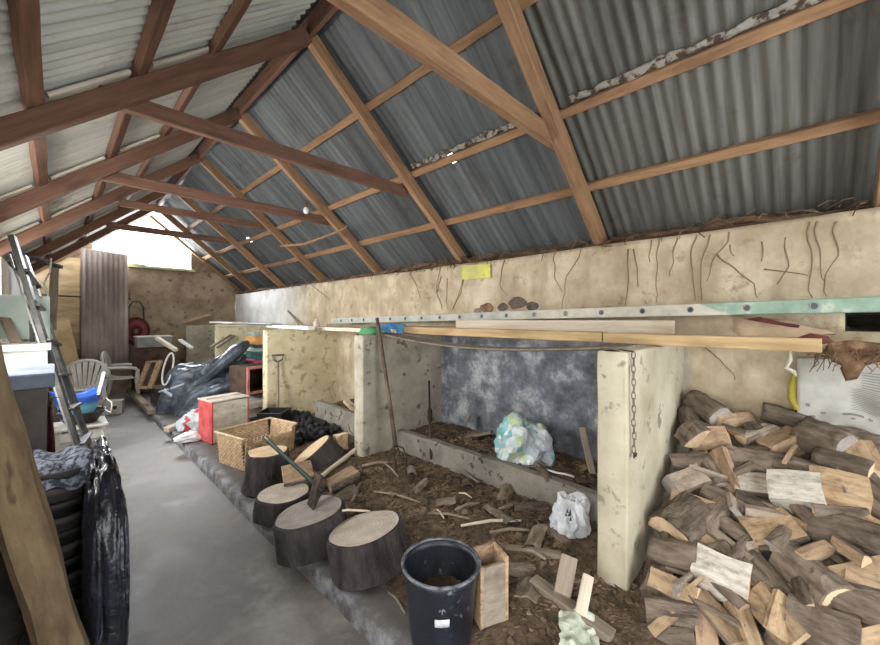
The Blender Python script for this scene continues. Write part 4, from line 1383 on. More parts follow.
# ------------------------------------------------------------------ tools
# long fork leaning on the grey partition
fb, ft = W(399, 468, Z=0.20), W(377, 318, Y=3.03)
fk = root('hay_fork', fb, 'long-handled hay fork leaning on the grey stall partition', 'fork')
dirf = (ft - fb).normalized()
neck = fb + dirf * 0.20
MB().tube([neck, neck + (ft - neck) * .4 + Vector((0.004, 0, 0)), ft], [0.021, 0.019, 0.017], 10).build('handle', m_noise('dark_handle', (0.07, 0.05, 0.036), (0.17, 0.125, 0.09), 9, 0.8), fk, smooth=True)
MB().tube([neck - dirf * 0.02, neck + dirf * 0.10], [0.015, 0.019], 10).build('ferrule', MT['iron'], fk, smooth=True)
fer = [o for o in fk.children if o.name.startswith('ferrule')][0]
ORG[fer.name] = Vector(fb)
sx = dirf.cross(Vector((0.3, 1, 0))).normalized()
for k in (-1.5, -0.5, 0.5, 1.5):
    MB().tube([neck, neck + sx * 0.045 * k - dirf * 0.04, neck + sx * 0.058 * k - dirf * 0.12, neck + sx * 0.05 * k - dirf * 0.20], [0.006, 0.006, 0.005, 0.003], 6).build('tine', MT['iron'], fer, smooth=True)
# iron bar
ib, it = W(431, 459, X=2.44), W(429, 381, Y=2.98)
bar = root('iron_bar', ib, 'thin black iron bar leaning at the left end of the trough', 'bar')
MB().tube([ib, ib.lerp(it, .5), it], 0.011, 8).build('shaft', MT['iron'], bar, smooth=True)
MB().tube([ib.lerp(it, .42), ib.lerp(it, .46), ib.lerp(it, .58), ib.lerp(it, .62)], [0.012, 0.026, 0.026, 0.012], 8).build('collar', MT['iron'], bar, smooth=True)
# shovel on the yellow partition
sb, stp = W(278, 412, Y=5.16), W(278, 362, Y=5.33)
shv = root('shovel', sb, 'small D-handled shovel leaning on the yellowed partition', 'shovel')
MB().tube([sb + (sb - stp) * 0.5, sb, stp], 0.017, 8).build('shaft', MT['grey_plank'], shv, smooth=True)
sz = Vector((1, 0, 0))
dd_ = (stp - sb).normalized()
MB().tube([stp, stp + dd_ * 0.03 + sz * 0.06, stp + dd_ * 0.10 + sz * 0.085, stp + dd_ * 0.10 - sz * 0.085, stp + dd_ * 0.03 - sz * 0.06, stp], 0.012, 8).build('grip', MT['steel'], shv)
bl_ = sb + (sb - stp) * 0.5
MB().grid(lambda u, v: bl_ - dd_ * (0.28 * v) + sz * ((u - .5) * 0.22 * (1 - 0.3 * v)) + Vector((0, 0.02 * (2 * u - 1) ** 2, 0)), 8, 6).build('blade', MT['iron'], shv, smooth=True, thick=0.003)
MT['chain'] = m_noise('rusty_grey_chain', (0.11, 0.085, 0.065), (0.25, 0.20, 0.155), 30, 0.75, 0.3)
# chain hanging at the edge of the nearest partition
ch0 = Vector((PX[0] + 0.03, PY[0] - 0.075 - 0.018, 1.385)); ch1 = ch0 + Vector((0.01, 0.0, -0.50))
chn = root('hanging_chain', ch1, 'rusty iron chain hanging down the edge of the nearest partition', 'chain')
nl = 15
for i in range(nl):
    c = ch0.lerp(ch1, (i + .5) / nl) + Vector((0.004 * math.sin(i * 1.7), 0, 0))
    pts = []
    for k in range(13):
        a = 2 * math.pi * k / 12
        o2, z = 0.0105 * math.cos(a), 0.0215 * math.sin(a)
        pts.append(c + (Vector((o2 * 0.85, 0, z)) if i % 2 else Vector((o2 * 0.35, o2 * 0.94, z))))
    MB().tube(pts, 0.0028, 6, caps=False).build('link', MT['chain'], chn, smooth=True)
hk = [ch1, ch1 + Vector((-0.012, -0.004, -0.022)), ch1 + Vector((-0.022, -0.004, -0.008))]
MB().tube(hk, 0.0045, 6).build('hook', MT['iron'], chn, smooth=True)
hk = [ch1, ch1 + Vector((0.014, -0.004, -0.02)), ch1 + Vector((0.024, -0.004, -0.006))]
MB().tube(hk, 0.0045, 6).build('hook', MT['iron'], chn, smooth=True)
MB().tube([ch0, ch0 + Vector((0, 0.05, 0.008)), ch0 + Vector((0, 0.16, 0.006))], 0.004, 6).build('top_link', MT['iron'], chn)

# coal heap in the second stall
MT['coal'] = m_noise('coal', (0.008, 0.008, 0.009), (0.045, 0.045, 0.05), 12, 0.5, 0.8, 24)
q = random.Random(14)
cl = []
for s_ in range(5):
    bm = bmesh.new(); bmesh.ops.create_icosphere(bm, subdivisions=2, radius=1)
    for v in bm.verts:
        v.co *= 1 + 0.35 * nz(v.co, 1.4, s_ * 5 + 1)
    me = bpy.data.meshes.new('coal_lump'); bm.to_mesh(me); bm.free(); me.materials.append(MT['coal']); cl.append(me)
CD = MB()
CD.grid(lambda u, v: Vector((1.70 + 0.74 * u, 4.0 + 1.36 * v, gz(1.70 + 0.74 * u, 4.0 + 1.36 * v) + 0.012 + 0.06 * u * math.sin(math.pi * v) + 0.012 * nz((u * 9, v * 12, 0), 1, 3))), 24, 40)
tag(CD.build('coal_dust', MT['coal'], smooth=True), 'black coal dust under the coal lumps below the yellowed partition', 'coal dust', kind='stuff')
for i in range(110):
    u, v = q.random() ** 0.6, q.random()
    p = Vector((1.70 + 0.72 * u, 4.02 + 1.30 * v, 0))
    s_ = q.uniform(0.024, 0.048)
    o = bpy.data.objects.new('coal_lump', q.choice(cl)); COL.objects.link(o)
    o.location = (p.x, p.y, gz(p.x, p.y) + s_ * 0.6 + 0.012 + 0.06 * u * math.sin(math.pi * v)); o.rotation_euler = (q.random() * 6, q.random() * 6, q.random() * 6); o.scale = (s_, s_ * q.uniform(.7, 1.1), s_ * q.uniform(.6, 1))
    tag(o, 'black coal lump in the heap below the yellowed partition', 'coal', 'coal lumps in the second stall', 'thing')
# ------------------------------------------------------------------ ladder, planks and things lying along the partition tops
def m_ladder():
    m, nt, b, N, L = _new('old_ladder_stile')
    g = N.new('ShaderNodeNewGeometry'); sep = N.new('ShaderNodeSeparateXYZ'); L.new(g.outputs['Position'], sep.inputs[0])
    f = noise_node(N, L, g.outputs['Position'], 9, 5)
    pale = ramp(N, L, f, [(0.3, (0.34, 0.31, 0.245)), (0.7, (0.54, 0.50, 0.42))])
    green = ramp(N, L, f, [(0.3, (0.15, 0.235, 0.17)), (0.58, (0.25, 0.345, 0.265)), (0.68, (0.46, 0.49, 0.40))])
    grn2 = ramp(N, L, f, [(0.3, (0.25, 0.26, 0.225)), (0.7, (0.40, 0.41, 0.36))])
    ad = N.new('ShaderNodeMath'); ad.operation = 'MULTIPLY_ADD'; ad.inputs[1].default_value = -2.2; L.new(sep.outputs['Z'], ad.inputs[0]); L.new(sep.outputs['Y'], ad.inputs[2])
    mr = N.new('ShaderNodeMapRange'); mr.inputs['From Min'].default_value = 0.42 - 3.54; mr.inputs['From Max'].default_value = 0.40 - 3.54
    L.new(ad.outputs[0], mr.inputs['Value'])
    col = mix(N, L, mr.outputs[0], pale, green)
    mr2 = N.new('ShaderNodeMapRange'); mr2.inputs['From Min'].default_value = 1.6; mr2.inputs['From Max'].default_value = 2.1
    L.new(sep.outputs['Y'], mr2.inputs['Value'])
    col = mix(N, L, mr2.outputs[0], col, grn2)
    L.new(col, b.inputs['Base Color']); b.inputs['Roughness'].default_value = 0.6
    return m


MT['ladder'] = m_ladder()
LX, LY0, LY1 = 2.85, -0.75, 5.0
lzc = lambda y: 1.617 - 0.0205 * (y + 0.04)           # it drops a little towards the far end
lad = root('ladder', (LX, (LY0 + LY1) / 2, lzc(2.1) - 0.0375), 'long pale and green ladder lying along the partition tops by the wall', 'ladder')
for x in (LX, 3.115):
    MB().bar((x, LY0, lzc(LY0)), (x, LY1, lzc(LY1)), 0.028, 0.075).build('stile', MT['ladder'], lad, bevel=0.006)
for k in range(-3, 17):
    y = 0.2466 + 0.28 * k
    if not LY0 + 0.1 < y < LY1 - 0.1:
        continue
    mb = MB()
    zz = lzc(y) + 0.001
    ring = []
    for j in range(13):
        a = 2 * math.pi * j / 12
        ring.append(Vector((LX - 0.017, y + 0.0165 * math.cos(a), zz + 0.0175 * math.sin(a))))
    mb.tube([(LX - 0.016, y, zz), (3.125, y, zz)], 0.015, 12, 1)
    mb.tube(ring, 0.003, 6, 0, caps=False)
    mb.build('rung', [MT['steel'], MT['black']], lad)
timber('long_plank', (2.66, 3.12, 1.426), (2.555, 0.955, 1.426), 0.10, 0.068, MT['plank'], 'long yellowish plank lying over the middle stall', 'plank')
timber('long_plank', (2.55, 0.945, 1.424), (2.50, -0.055, 1.424), 0.10, 0.066, MT['plank'], 'near orange-toned plank end projecting past the nearest partition', 'plank')
timber('wide_board', (2.755, 2.45, 1.462), (2.755, 0.60, 1.462), 0.036, 0.15, MT['pale_plank'], 'whitish board on edge below the ladder, behind the yellowish plank', 'board')
timber('wide_board', (2.97, 5.3, 1.425), (2.97, 2.5, 1.425), 0.10, 0.075, MT['grey_plank'], 'grey board under the far part of the ladder', 'board')
timber('wide_board', (3.06, 2.4, 1.476), (3.06, 0.55, 1.476), 0.06, 0.18, MT['grey_plank'], None, None, kind='structure') if False else None
# thin sagging sheet under the plank
sg = MB()
def sag(u, v):
    y = 3.08 - u * 2.42
    x = 2.38 - 0.10 * u + (v - .5) * 0.22
    return Vector((x, y, 1.392 - 0.075 * math.sin(math.pi * u) + 0.008 * math.sin(v * 19)))
sg.grid(sag, 40, 12)
tag(sg.build('sagging_strip', MT['grey_plank'], smooth=True, thick=0.006), 'thin dark sagging strip hanging between partitions under the yellowish plank', 'strip', None, 'thing')
# cardboard, maroon cloth and rusty clump at the near end of the ledge
def lump_sheet(name, pts, X, th, mat, label, cat, seed=1, amp=0.012):
    """a thick crumpled sheet following an outline seen on the plane X"""
    P = [W(a, b, X=X) for a, b in pts]
    c = sum(P, Vector()) / len(P)
    mb = MB()
    n = len(P); RN = 5
    vs = []
    for k in range(RN + 1):
        for i in range(n * 3):
            a = P[i // 3].lerp(P[(i // 3 + 1) % n], (i % 3) / 3)
            p = c.lerp(a, max(0.02, k / RN))
            p = p + Vector((amp * nz(p, 14, seed) * 2 - th * 0.3 * (1 - (k / RN) ** 2), 0, 0))
            vs.append(p)
    m_ = n * 3
    fs = [(k * m_ + i, k * m_ + (i + 1) % m_, (k + 1) * m_ + (i + 1) % m_, (k + 1) * m_ + i) for k in range(RN) for i in range(m_)] + [tuple(range(m_))]
    mb.add(vs, fs)
    return tag(mb.build(name, mat, smooth=True, thick=th), label, cat, None, 'thing')


MT['card'] = m_noise('brown_cardboard', (0.30, 0.21, 0.13), (0.44, 0.33, 0.22), 6, 0.9, 0.2)
MT['maroon'] = m_noise('maroon_cloth', (0.055, 0.014, 0.014), (0.13, 0.04, 0.036), 10, 0.9, 0.4)
lump_sheet('cardboard_piece', [(740, 336), (732, 318), (752, 320), (800, 326), (836, 335)], 2.98, 0.03, MT['card'], 'brown cardboard piece tucked on the ledge under the green ladder end', 'cardboard', 3)
lump_sheet('maroon_cloth', [(744, 319), (760, 317), (780, 322), (800, 325), (798, 328), (772, 324)], 2.91, 0.02, MT['maroon'], 'thin maroon cloth lying over the brown cardboard', 'cloth', 4)
lump_sheet('maroon_cloth', [(796, 338), (810, 333), (828, 336), (834, 342), (818, 345)], 2.55, 0.03, MT['maroon'], 'maroon cloth behind the near end of the plank', 'cloth', 5)
MT['rust'] = m_noise('rusty_nest', (0.10, 0.055, 0.03), (0.27, 0.165, 0.095), 12, 1.0, 1.0, 30)
lump_sheet('old_nest', [(822, 352), (832, 342), (852, 340), (880, 343), (905, 346), (905, 362), (866, 362), (858, 380), (846, 382), (842, 364)], 2.92, 0.08, MT['rust'], 'ragged brown nest clump hanging over the white sack', 'nest', 6, 0.03)
rg = MB()
q = random.Random(9)
nc = W(850, 352, X=2.92)
for i in range(60):
    a = nc + Vector((q.uniform(-.05, .05), q.uniform(-.12, .14), q.uniform(-.03, .03)))
    rg.tube([a, a + Vector((q.uniform(-.04, .02), q.uniform(-.05, .05), q.uniform(-.05, .03))), a + Vector((q.uniform(-.05, .03), q.uniform(-.08, .08), q.uniform(-.11, .02)))], 0.0022, 4)
rg.build('nest_straw', MT['rust'], bpy.data.objects['old_nest'], local=False)

# white printed sack hanging on the wall
def m_sack():
    m, nt, b, N, L = _new('printed_paper_sack')
    g = N.new('ShaderNodeNewGeometry'); sep = N.new('ShaderNodeSeparateXYZ'); L.new(g.outputs['Position'], sep.inputs[0])
    f = noise_node(N, L, g.outputs['Position'], 7, 6)
    col = ramp(N, L, f, [(0.3, (0.33, 0.31, 0.265)), (0.7, (0.50, 0.48, 0.43))])
    L.new(col, b.inputs['Base Color']); b.inputs['Roughness'].default_value = 0.85
    return m
MT['sack'] = m_sack()
SP = lambda u, v: W(797 + 108 * u, 358 + (62 + 22 * u) * v + 4 * math.sin(u * 9) * v, X=3.10) + Vector((0.018 * nz((u * 3, v * 3, 0), 1.2, 3) - 0.012 * max(0, math.sin(u * 7 + v * 2)) + 0.0, 0, 0))
sk = MB().grid(SP, 30, 24)
sko = tag(sk.build('paper_sack', MT['sack'], smooth=True, thick=0.008), 'white printed paper sack hanging on the wall above the firewood', 'sack', None, 'thing')
ORG['paper_sack'] = sko.location.copy()
INK = m_flat('faded_grey_print', (0.20, 0.19, 0.18))
q = random.Random(12)
ink = Vector((-0.012, 0, 0))
def ink_line(pr, u0, u1, v, h):
    n = 8
    vs = [SP(u0 + (u1 - u0) * i / n, v) + ink for i in range(n + 1)] + [SP(u0 + (u1 - u0) * i / n, v + h) + ink for i in range(n + 1)]
    pr.add(vs, [(i, i + 1, n + 2 + i, n + 1 + i) for i in range(n)])
pr = MB()
for k in range(13):                                  # small blurred print of the sack
    ink_line(pr, 0.50 + 0.02 * (k % 2), 0.74 + 0.05 * ((k * 7) % 3) / 2, 0.44 + 0.024 * k, 0.007)
pr.build('print', INK, sko)
pr = MB()
for k in range(7):
    ink_line(pr, 0.60, 0.92, 0.20 + 0.035 * k, 0.009)
pr.build('print', INK, sko)
for a_ in ((0.42, 0.62, 0.795, 0.03), (0.66, 0.70, 0.80, 0.025), (0.50, 0.54, 0.86, 0.022), (0.08, 0.12, 0.66, 0.05), (0.22, 0.27, 0.76, 0.03), (0.14, 0.17, 0.82, 0.03), (0.17, 0.20, 0.93, 0.02)):
    pr = MB()
    ink_line(pr, *a_)
    pr.build('print', INK, sko)
ye = MB().tube([W(796, 372, X=3.10), W(793, 385, X=3.11), W(794, 398, X=3.11), W(798, 410, X=3.09)], [0.010, 0.022, 0.03, 0.02], 8)
tag(ye.build('yellow_strap', m_noise('yellow_plastic', (0.36, 0.29, 0.03), (0.54, 0.46, 0.09), 8, 0.5, 0.1), smooth=True), 'yellow plastic strip hanging at the left edge of the white sack', 'strap', None, 'thing')
tw = [W(772, 350, X=2.52), W(790, 350, X=2.52), W(790, 360, X=2.54), W(786, 368, X=2.55), W(794, 372, X=2.55), W(796, 376, X=2.55)]
tag(MB().tube(tw, [0.003, 0.006, 0.010, 0.009, 0.011, 0.004], 7).build('rag', MT['batten'], smooth=True), 'twisted white rag hanging below the plank end', 'rag', None, 'thing')
# yellow paper stuck at the wall top
yp = MB().grid(lambda u, v: W(462 + 28 * u, 264 + 14 * v + (1 - u) * 1.5, X=3.125) + Vector((0.008 * nz((u * 4, v * 4, 0), 1, 2), 0, 0)), 10, 6)
tag(yp.build('yellow_paper', m_noise('yellow_paper', (0.40, 0.38, 0.16), (0.62, 0.62, 0.10), 4, 0.7, 0.1, spot=((0.10, 0.11, 0.03), 6, 0.60)), thick=0.004), 'yellow paper stuck under the top edge of the right wall', 'paper', None, 'thing')
MT['soot'] = m_noise('dark_bare_stone', (0.07, 0.055, 0.045), (0.16, 0.125, 0.10), 12, 0.95, 0.6)
# stones showing where the render fell off
for i, (px_, py_, r_) in enumerate(((487, 308, .06), (503, 307, .045), (517, 303, .07), (532, 306, .05), (478, 311, .04))):
    p = W(px_, py_, X=3.15)
    bm = bmesh.new(); bmesh.ops.create_icosphere(bm, subdivisions=2, radius=1)
    for v in bm.verts:
        v.co = Vector((v.co.x * 0.012, v.co.y * r_ * 1.5, v.co.z * r_ * 0.9)) * (1 + .3 * nz(v.co, 1.3, i))
    me = bpy.data.meshes.new('bare_stone'); bm.to_mesh(me); bm.free(); me.materials.append(MT['brick'] if i > 3 else MT['soot'] if i else MT['rust'])
    o = bpy.data.objects.new('bare_stone', me); COL.objects.link(o); o.location = p - WALL_R.location; o.parent = WALL_R
# dried creeper stems on the wall (part of the wall's surface)
MT['stem'] = m_flat('dried_creeper', (0.215, 0.145, 0.088), 0.95, 0.1)
z1 = lambda x, y: (640 + x / 3.583, 200 + y / 3.583)
z2 = lambda x, y: (420 + x / 3.667, 200 + y / 3.667)
z3 = lambda x, y: (360 + x / 5.5, 220 + y / 5.5)
VN = [[z1(65, 170), z1(62, 240), z1(58, 370)], [z1(125, 170), z1(120, 225), z1(108, 272)], [z1(190, 165), z1(180, 230), z1(192, 300), z1(197, 360)], [z1(240, 160), z1(216, 240), z1(220, 360)],
      [z1(312, 150), z1(272, 200), z1(240, 290)], [z1(280, 195), z1(340, 245), z1(412, 300), z1(420, 350)], [z1(325, 160), z1(335, 200)], [z1(520, 170), z1(526, 240), z1(490, 302)],
      [z1(605, 112), z1(605, 250), z1(618, 350)], [z1(450, 248), z1(520, 258), z1(600, 270)], [z1(635, 112), z1(640, 240), z1(662, 292)], [z1(702, 112), z1(705, 200), z1(670, 270), z1(668, 345)],
      [z1(425, 150), z1(436, 220)], [z2(490, 220), z2(495, 290), z2(522, 340)], [z2(582, 210), z2(535, 280), z2(520, 398)], [z2(575, 130), z2(552, 190)], [z2(765, 180), z2(752, 390)], [z2(785, 180), z2(800, 320)],
      [z2(70, 270), z2(60, 330), z2(82, 405)], [z2(160, 280), z2(150, 340), z2(118, 405)], [z2(300, 260), z2(290, 310), z2(322, 352)], [z3(445, 310), z3(425, 400), z3(452, 492)], [z3(562, 330), z3(540, 420), z3(508, 492)],
      [z3(275, 300), z3(310, 360), z3(330, 432)], [z3(480, 320), z3(475, 400), z3(480, 490)], [(700, 345), (722, 360), (735, 380)], [(652, 240), (650, 262)], [(300, 276), (330, 300)]]
for vn in VN:
    pts = []
    if vn[0][1] < 275 and len(vn) > 2 and VN.index(vn) not in (5, 9):       # they hang down from the wall top
        vn = [(vn[0][0] + 2, vn[0][1] - 10)] + vn
    for i in range(len(vn) - 1):
        for t in (0, .25, .5, .75):
            a = (vn[i][0] + (vn[i + 1][0] - vn[i][0]) * t, vn[i][1] + (vn[i + 1][1] - vn[i][1]) * t)
            p = W(*a, X=3.143); pts.append(p + Vector((0.004 * nz(p, 7, 3), 0.022 * nz(p, 9, 1), 0.0)))
    pts.append(W(*vn[-1], X=3.143))
    n = len(pts)
    MB().tube(pts, [0.0046 * (1.1 - 0.75 * i / n) for i in range(n)], 6).build('creeper_stem', MT['stem'], WALL_R, smooth=True)

# twigs, nests and rubble packed between the wall top and the sheets
q = random.Random(31)
MT['twig'] = m_noise('eaves_twigs', (0.06, 0.036, 0.022), (0.21, 0.13, 0.075), 12, 1.0, 0.8, 30, geo=True)
eb = MB()
eb.grid(lambda u, v: Vector((XW - 0.022 + 0.16 * v + 0.02 * nz((u * 60, v * 3, 0), 1, 2), Y0 + u * (Y1 - Y0), 2.145 + (0.055 + 0.05 * nz((u * 25, 0, 0), 1, 4)) * math.sin(math.pi * (0.12 + 0.75 * v)) + 0.02 * nz((u * 90, v * 5, 0), 1, 7))), 320, 6)
for i in range(620):
    y = q.uniform(-1.0, 9.8)
    if q.random() < 0.35:
        y = q.gauss(3.0, 0.5)
    p = Vector((XW + q.uniform(-0.03, 0.06), y, 2.165 + q.uniform(-0.01, 0.05)))
    d = Vector((q.uniform(-.03, .01), q.uniform(-.09, .09), q.uniform(-.03, .05)))
    e = p + d; e2_ = p + d * 1.6 + Vector((0, 0, q.uniform(-.05, 0.01)))
    e.x = min(e.x, XW + 0.05); e2_.x = min(e2_.x, XW + 0.05)
    eb.tube([p, e, e2_], 0.0032, 4)
tag(eb.build('eaves_debris', MT['twig'], smooth=False), 'brown twigs and rubble packed along the top of the right wall', 'debris', kind='stuff')
# torn whitewashed lining left along the middle purlin
MT['lining'] = m_noise('torn_lining', (0.07, 0.045, 0.032), (0.30, 0.275, 0.235), 20, 0.95, 0.5, 40, (1, 1, 1), 0.44, 0.54, geo=True)
p = on_roof(858, 0, 1, 0.11)
for (ya, yb, nm) in ((-0.6, 1.12, 'torn pale lining above the middle purlin in the bay nearest the camera'), (1.36, 2.70, 'torn pale lining above the middle purlin left of the stout rafter')):
    lb = MB()
    lb.grid(lambda u, v: slope_pt(p.x - 0.035 - v * (0.034 + 0.02 * nz((u * 14, 0, 0), 1, 3)), ya + u * (yb - ya), 0.125 + 0.014 * nz((u * 20, v * 4, 0), 1, 6)), 90, 5)
    tag(lb.build('torn_lining', MT['lining'], smooth=True, thick=0.004), nm, 'lining', None, 'thing')
# light bulb on the third collar tie
bp = W(306, 210, Y=4.36)
lbk = root('light_bulb', bp + Vector((0, 0, -0.05)), 'white light bulb fixed to the third collar tie', 'light bulb')
MB().lathe([(0.001, -0.05), (0.022, -0.045), (0.034, -0.022), (0.034, 0.0), (0.024, 0.022), (0.016, 0.035)], 20, c=bp).build('glass', m_flat('white_bulb_glass', (0.80, 0.79, 0.76), 0.2), lbk, smooth=True)
MB().lathe([(0.018, 0.03), (0.022, 0.035), (0.022, 0.075), (0.001, 0.076)], 16, c=bp).build('holder', MT['shaded_rafter'], lbk, smooth=True)
# branch on the fourth and third right rafters
br = [W(281, 246, d=4.9), W(305, 244, d=4.8), W(326, 236, d=4.6), W(340, 231, d=4.45), W(347, 226, d=4.35)]
tag(MB().tube(br, [0.016, 0.018, 0.016, 0.013, 0.010], 8).build('branch', MT['rafter'], smooth=True), 'short bare branch lodged across the right rafters', 'branch', None, 'thing')

# ledge things further along
tag(MB().tube([W(265, 328, X=2.5), W(293, 327.5, X=2.42), W(322, 327.5, X=2.34)], 0.04, 12).build('plastic_pipe', MT['white_plastic'], smooth=True), 'white plastic pipe lying over the yellowed partition', 'pipe', None, 'thing') if False else None
timber('white_board', (2.45, 6.3, 1.425), (2.30, 4.55, 1.425), 0.09, 0.05, MT['white_plastic'], 'long white plastic length lying over the yellowed partition', 'plastic length', None)
timber('brown_pole', (2.52, 5.2, 1.415), (2.46, 3.06, 1.415), 0.05, 0.045, MT['pale_plank'], 'pale brown pole lying from the white length to the grey partition', 'pole', None)
timber('dark_pole', (2.72, 5.5, 1.412), (2.72, 3.06, 1.412), 0.05, 0.04, MT['iron'], 'dark green pole under the far end of the ladder', 'pole', None)
MT['green'] = m_noise('green_plastic', (0.10, 0.34, 0.15), (0.20, 0.52, 0.26), 8, 0.5, 0.3)
MT['blue'] = m_noise('blue_plastic', (0.05, 0.20, 0.46), (0.14, 0.40, 0.68), 7, 0.4, 0.3, spot=((0.65, 0.72, 0.78), 8, 0.66))
#gp = W(370, 333, X=2.25)
crumple(Vector((2.24, 3.14, 1.388)), (0.15, 0.07, 0.06), [MT['green']], 'plastic_bag', 'folded green plastic bag on top of the grey partition', 'bag', seed=5, sub=3)
#bb_ = W(401, 335, X=2.52)
crumple(Vector((2.52, 3.15, 1.388)), (0.21, 0.07, 0.085), [MT['blue']], 'plastic_bag', 'bright blue plastic bag on top of the grey partition, against the plank end', 'bag', seed=6, sub=3)
bt = W(274, 326, Y=5.47)
bot = MB().lathe([(0.001, 0), (0.045, 0), (0.045, 0.10), (0.02, 0.125), (0.02, 0.155), (0.001, 0.155)], 16, c=Vector((2.85, 5.47, 1.392)))
bot = tag(bot.build('bottle', m_noise('pinkish_bottle', (0.58, 0.42, 0.38), (0.74, 0.62, 0.58), 8, 0.4, 0.0), smooth=True), 'small pinkish bottle standing on the yellowed partition', 'bottle', None, 'thing')
timber('stick', W(299, 325, X=3.06), W(288, 311, X=3.13), 0.03, 0.03, MT['grey_plank'], 'grey stick leaning on the whitewashed end of the right wall', 'stick')
for (a, b, mt, lab_) in (((3.13, 7.02), (2.1, 7.86), 'pale_plank', 'pale board lying askew over the far cream partition'),
                         ((2.35, 9.0), (2.25, 7.2), 'white_plastic', 'narrow white board lying from the far cream partition towards the gable'),
                         ((2.62, 7.95), (2.45, 6.0), 'steel', 'grey board lying over the coloured boxes')):
    zz = {'pale_plank': 1.42, 'white_plastic': 1.47, 'steel': 1.452}[mt]
    timber('loose_board', (a[0], a[1], zz), (b[0], b[1], zz), 0.16, 0.03, MT[mt], lab_, 'board', 'boards over the far partitions')
timber('loose_timber', W(181, 323, Y=9.9), W(211, 314, Y=9.7), 0.07, 0.06, MT['split'], 'reddish timber leaning up over the farthest partition', 'timber')
for (a, b, lab_) in (((211, 347), (231, 335), 'left one of two sticks leaning on the cream partition'), ((217, 348), (234, 336), 'right one of two sticks leaning on the cream partition')):
    timber('stick', W(*a, Y=7.45), W(*b, Y=7.62), 0.035, 0.035, MT['grey_plank'], lab_, 'stick', 'sticks over the dark sheeting')

crumple(Vector((2.66, 3.72, 0.385)), (0.05, 0.07, 0.09), [MT['blue']], 'plastic_scrap', 'small bright blue plastic scrap lying in the trough of the coal stall', 'plastic', seed=22, sub=3)
timber('timber_offcut', (2.62, 4.0, 0.40), (2.78, 4.5, 0.42), 0.08, 0.05, MT['pale_plank'], 'pale offcut lying in the trough of the coal stall', 'timber')
timber('timber_offcut', (2.54, 3.80, 0.44), (2.60, 4.1, 0.45), 0.06, 0.04, MT['split'], 'small brown offcut on the trough edge of the coal stall', 'timber')
# stack of coloured boxes beyond the yellowed partition
q = random.Random(2)
zc = FLOOR_Z + 0.03
STC = [('black', 0.42, 'large black box at the bottom of the coloured stack'), ('black', 0.26, 'second black box of the coloured stack'),
       ((0.62, 0.10, 0.24), 0.055, 'pink box low in the coloured stack'), ((0.06, 0.16, 0.15), 0.13, 'dark teal box of the coloured stack'),
       ((0.50, 0.62, 0.58), 0.06, 'pale teal tray of the coloured stack'), ((0.08, 0.10, 0.17), 0.06, 'dark navy tray of the coloured stack'),
       ((0.62, 0.32, 0.10), 0.14, 'orange box high in the coloured stack'), ((0.30, 0.36, 0.33), 0.06, 'grey-green tray on top of the coloured stack')]
for c_, h, lab_ in STC:
    m_ = MT['black'] if c_ == 'black' else m_flat('box_plastic', c_, 0.6)
    Fz = Matrix.Rotation(q.uniform(-.06, .06), 3, 'Z')
    cc = Vector((2.56 + q.uniform(-.02, .02), 6.75 + q.uniform(-.02, .02), zc + h / 2))
    o = MB().box(cc, (0.50, 0.46, h - 0.004), Fz).box(cc + Vector((0, 0, h / 2 - 0.014)), (0.52, 0.48, 0.016), Fz).build('stacking_box', m_, bevel=0.004)
    tag(o, lab_, 'box', 'coloured boxes stacked beyond the yellowed partition', 'thing'); zc += h
# red-framed crate
cr0 = W(251, 402, Z=0.34)
cp = Vector((2.13, 5.98, 0.12))
rc_ = root('red_crate', cp, 'old red-edged wooden crate with a dark open side, beside the dark sheeting', 'crate')
Fq = Matrix.Rotation(math.radians(12), 3, 'Z')
def cb_(c, s, nm, mt):
    MB().box(cp + Fq @ Vector(c), s, Fq).build(nm, mt, rc_, bevel=0.004)
MT['pinkred'] = m_noise('worn_pinkish_red_paint', (0.36, 0.10, 0.09), (0.58, 0.28, 0.25), 9, 0.7, 0.2)
MT['darkwood'] = m_noise('dark_crate_wood', (0.05, 0.032, 0.024), (0.11, 0.07, 0.05), 6, 0.9, 0.3)
for zz in (0.36, 0.72):
    cb_((0, -0.24, zz), (0.56, 0.03, 0.04), 'rail', MT['pinkred'])
for xx in (-0.265, 0.265):
    cb_((xx, -0.24, 0.54), (0.035, 0.03, 0.36), 'post', MT['pinkred'])
cb_((-0.27, 0, 0.54), (0.018, 0.46, 0.36), 'side_board', MT['darkwood']); cb_((0.27, 0, 0.54), (0.018, 0.46, 0.36), 'side_board', MT['darkwood'])
cb_((0, 0.23, 0.54), (0.54, 0.018, 0.36), 'back_board', MT['darkwood']); cb_((0, 0, 0.72), (0.54, 0.45, 0.018), 'top_board', MT['darkwood']); cb_((0, 0, 0.355), (0.54, 0.45, 0.018), 'base_board', MT['darkwood'])
tag(MB().box((2.16, 5.98, 0.29), (0.62, 0.5, 0.09)).box((2.16, 5.98, 0.18), (0.55, 0.42, 0.14)).build('wooden_block', MT['faded'], bevel=0.006), 'pale block carrying the red-edged crate', 'block', None, 'thing')
tag(MB().lathe([(0.001, 0), (0.19, 0), (0.22, 0.22), (0.23, 0.22), (0.23, 0.24), (0.205, 0.24), (0.18, 0.02), (0.001, 0.02)], 4, c=Vector((1.98, 4.92, 0.125))).build('plastic_tub', MT['black'], bevel=0.01), 'black plastic tub between the red-sided box and the yellowed partition', 'tub', None, 'thing')

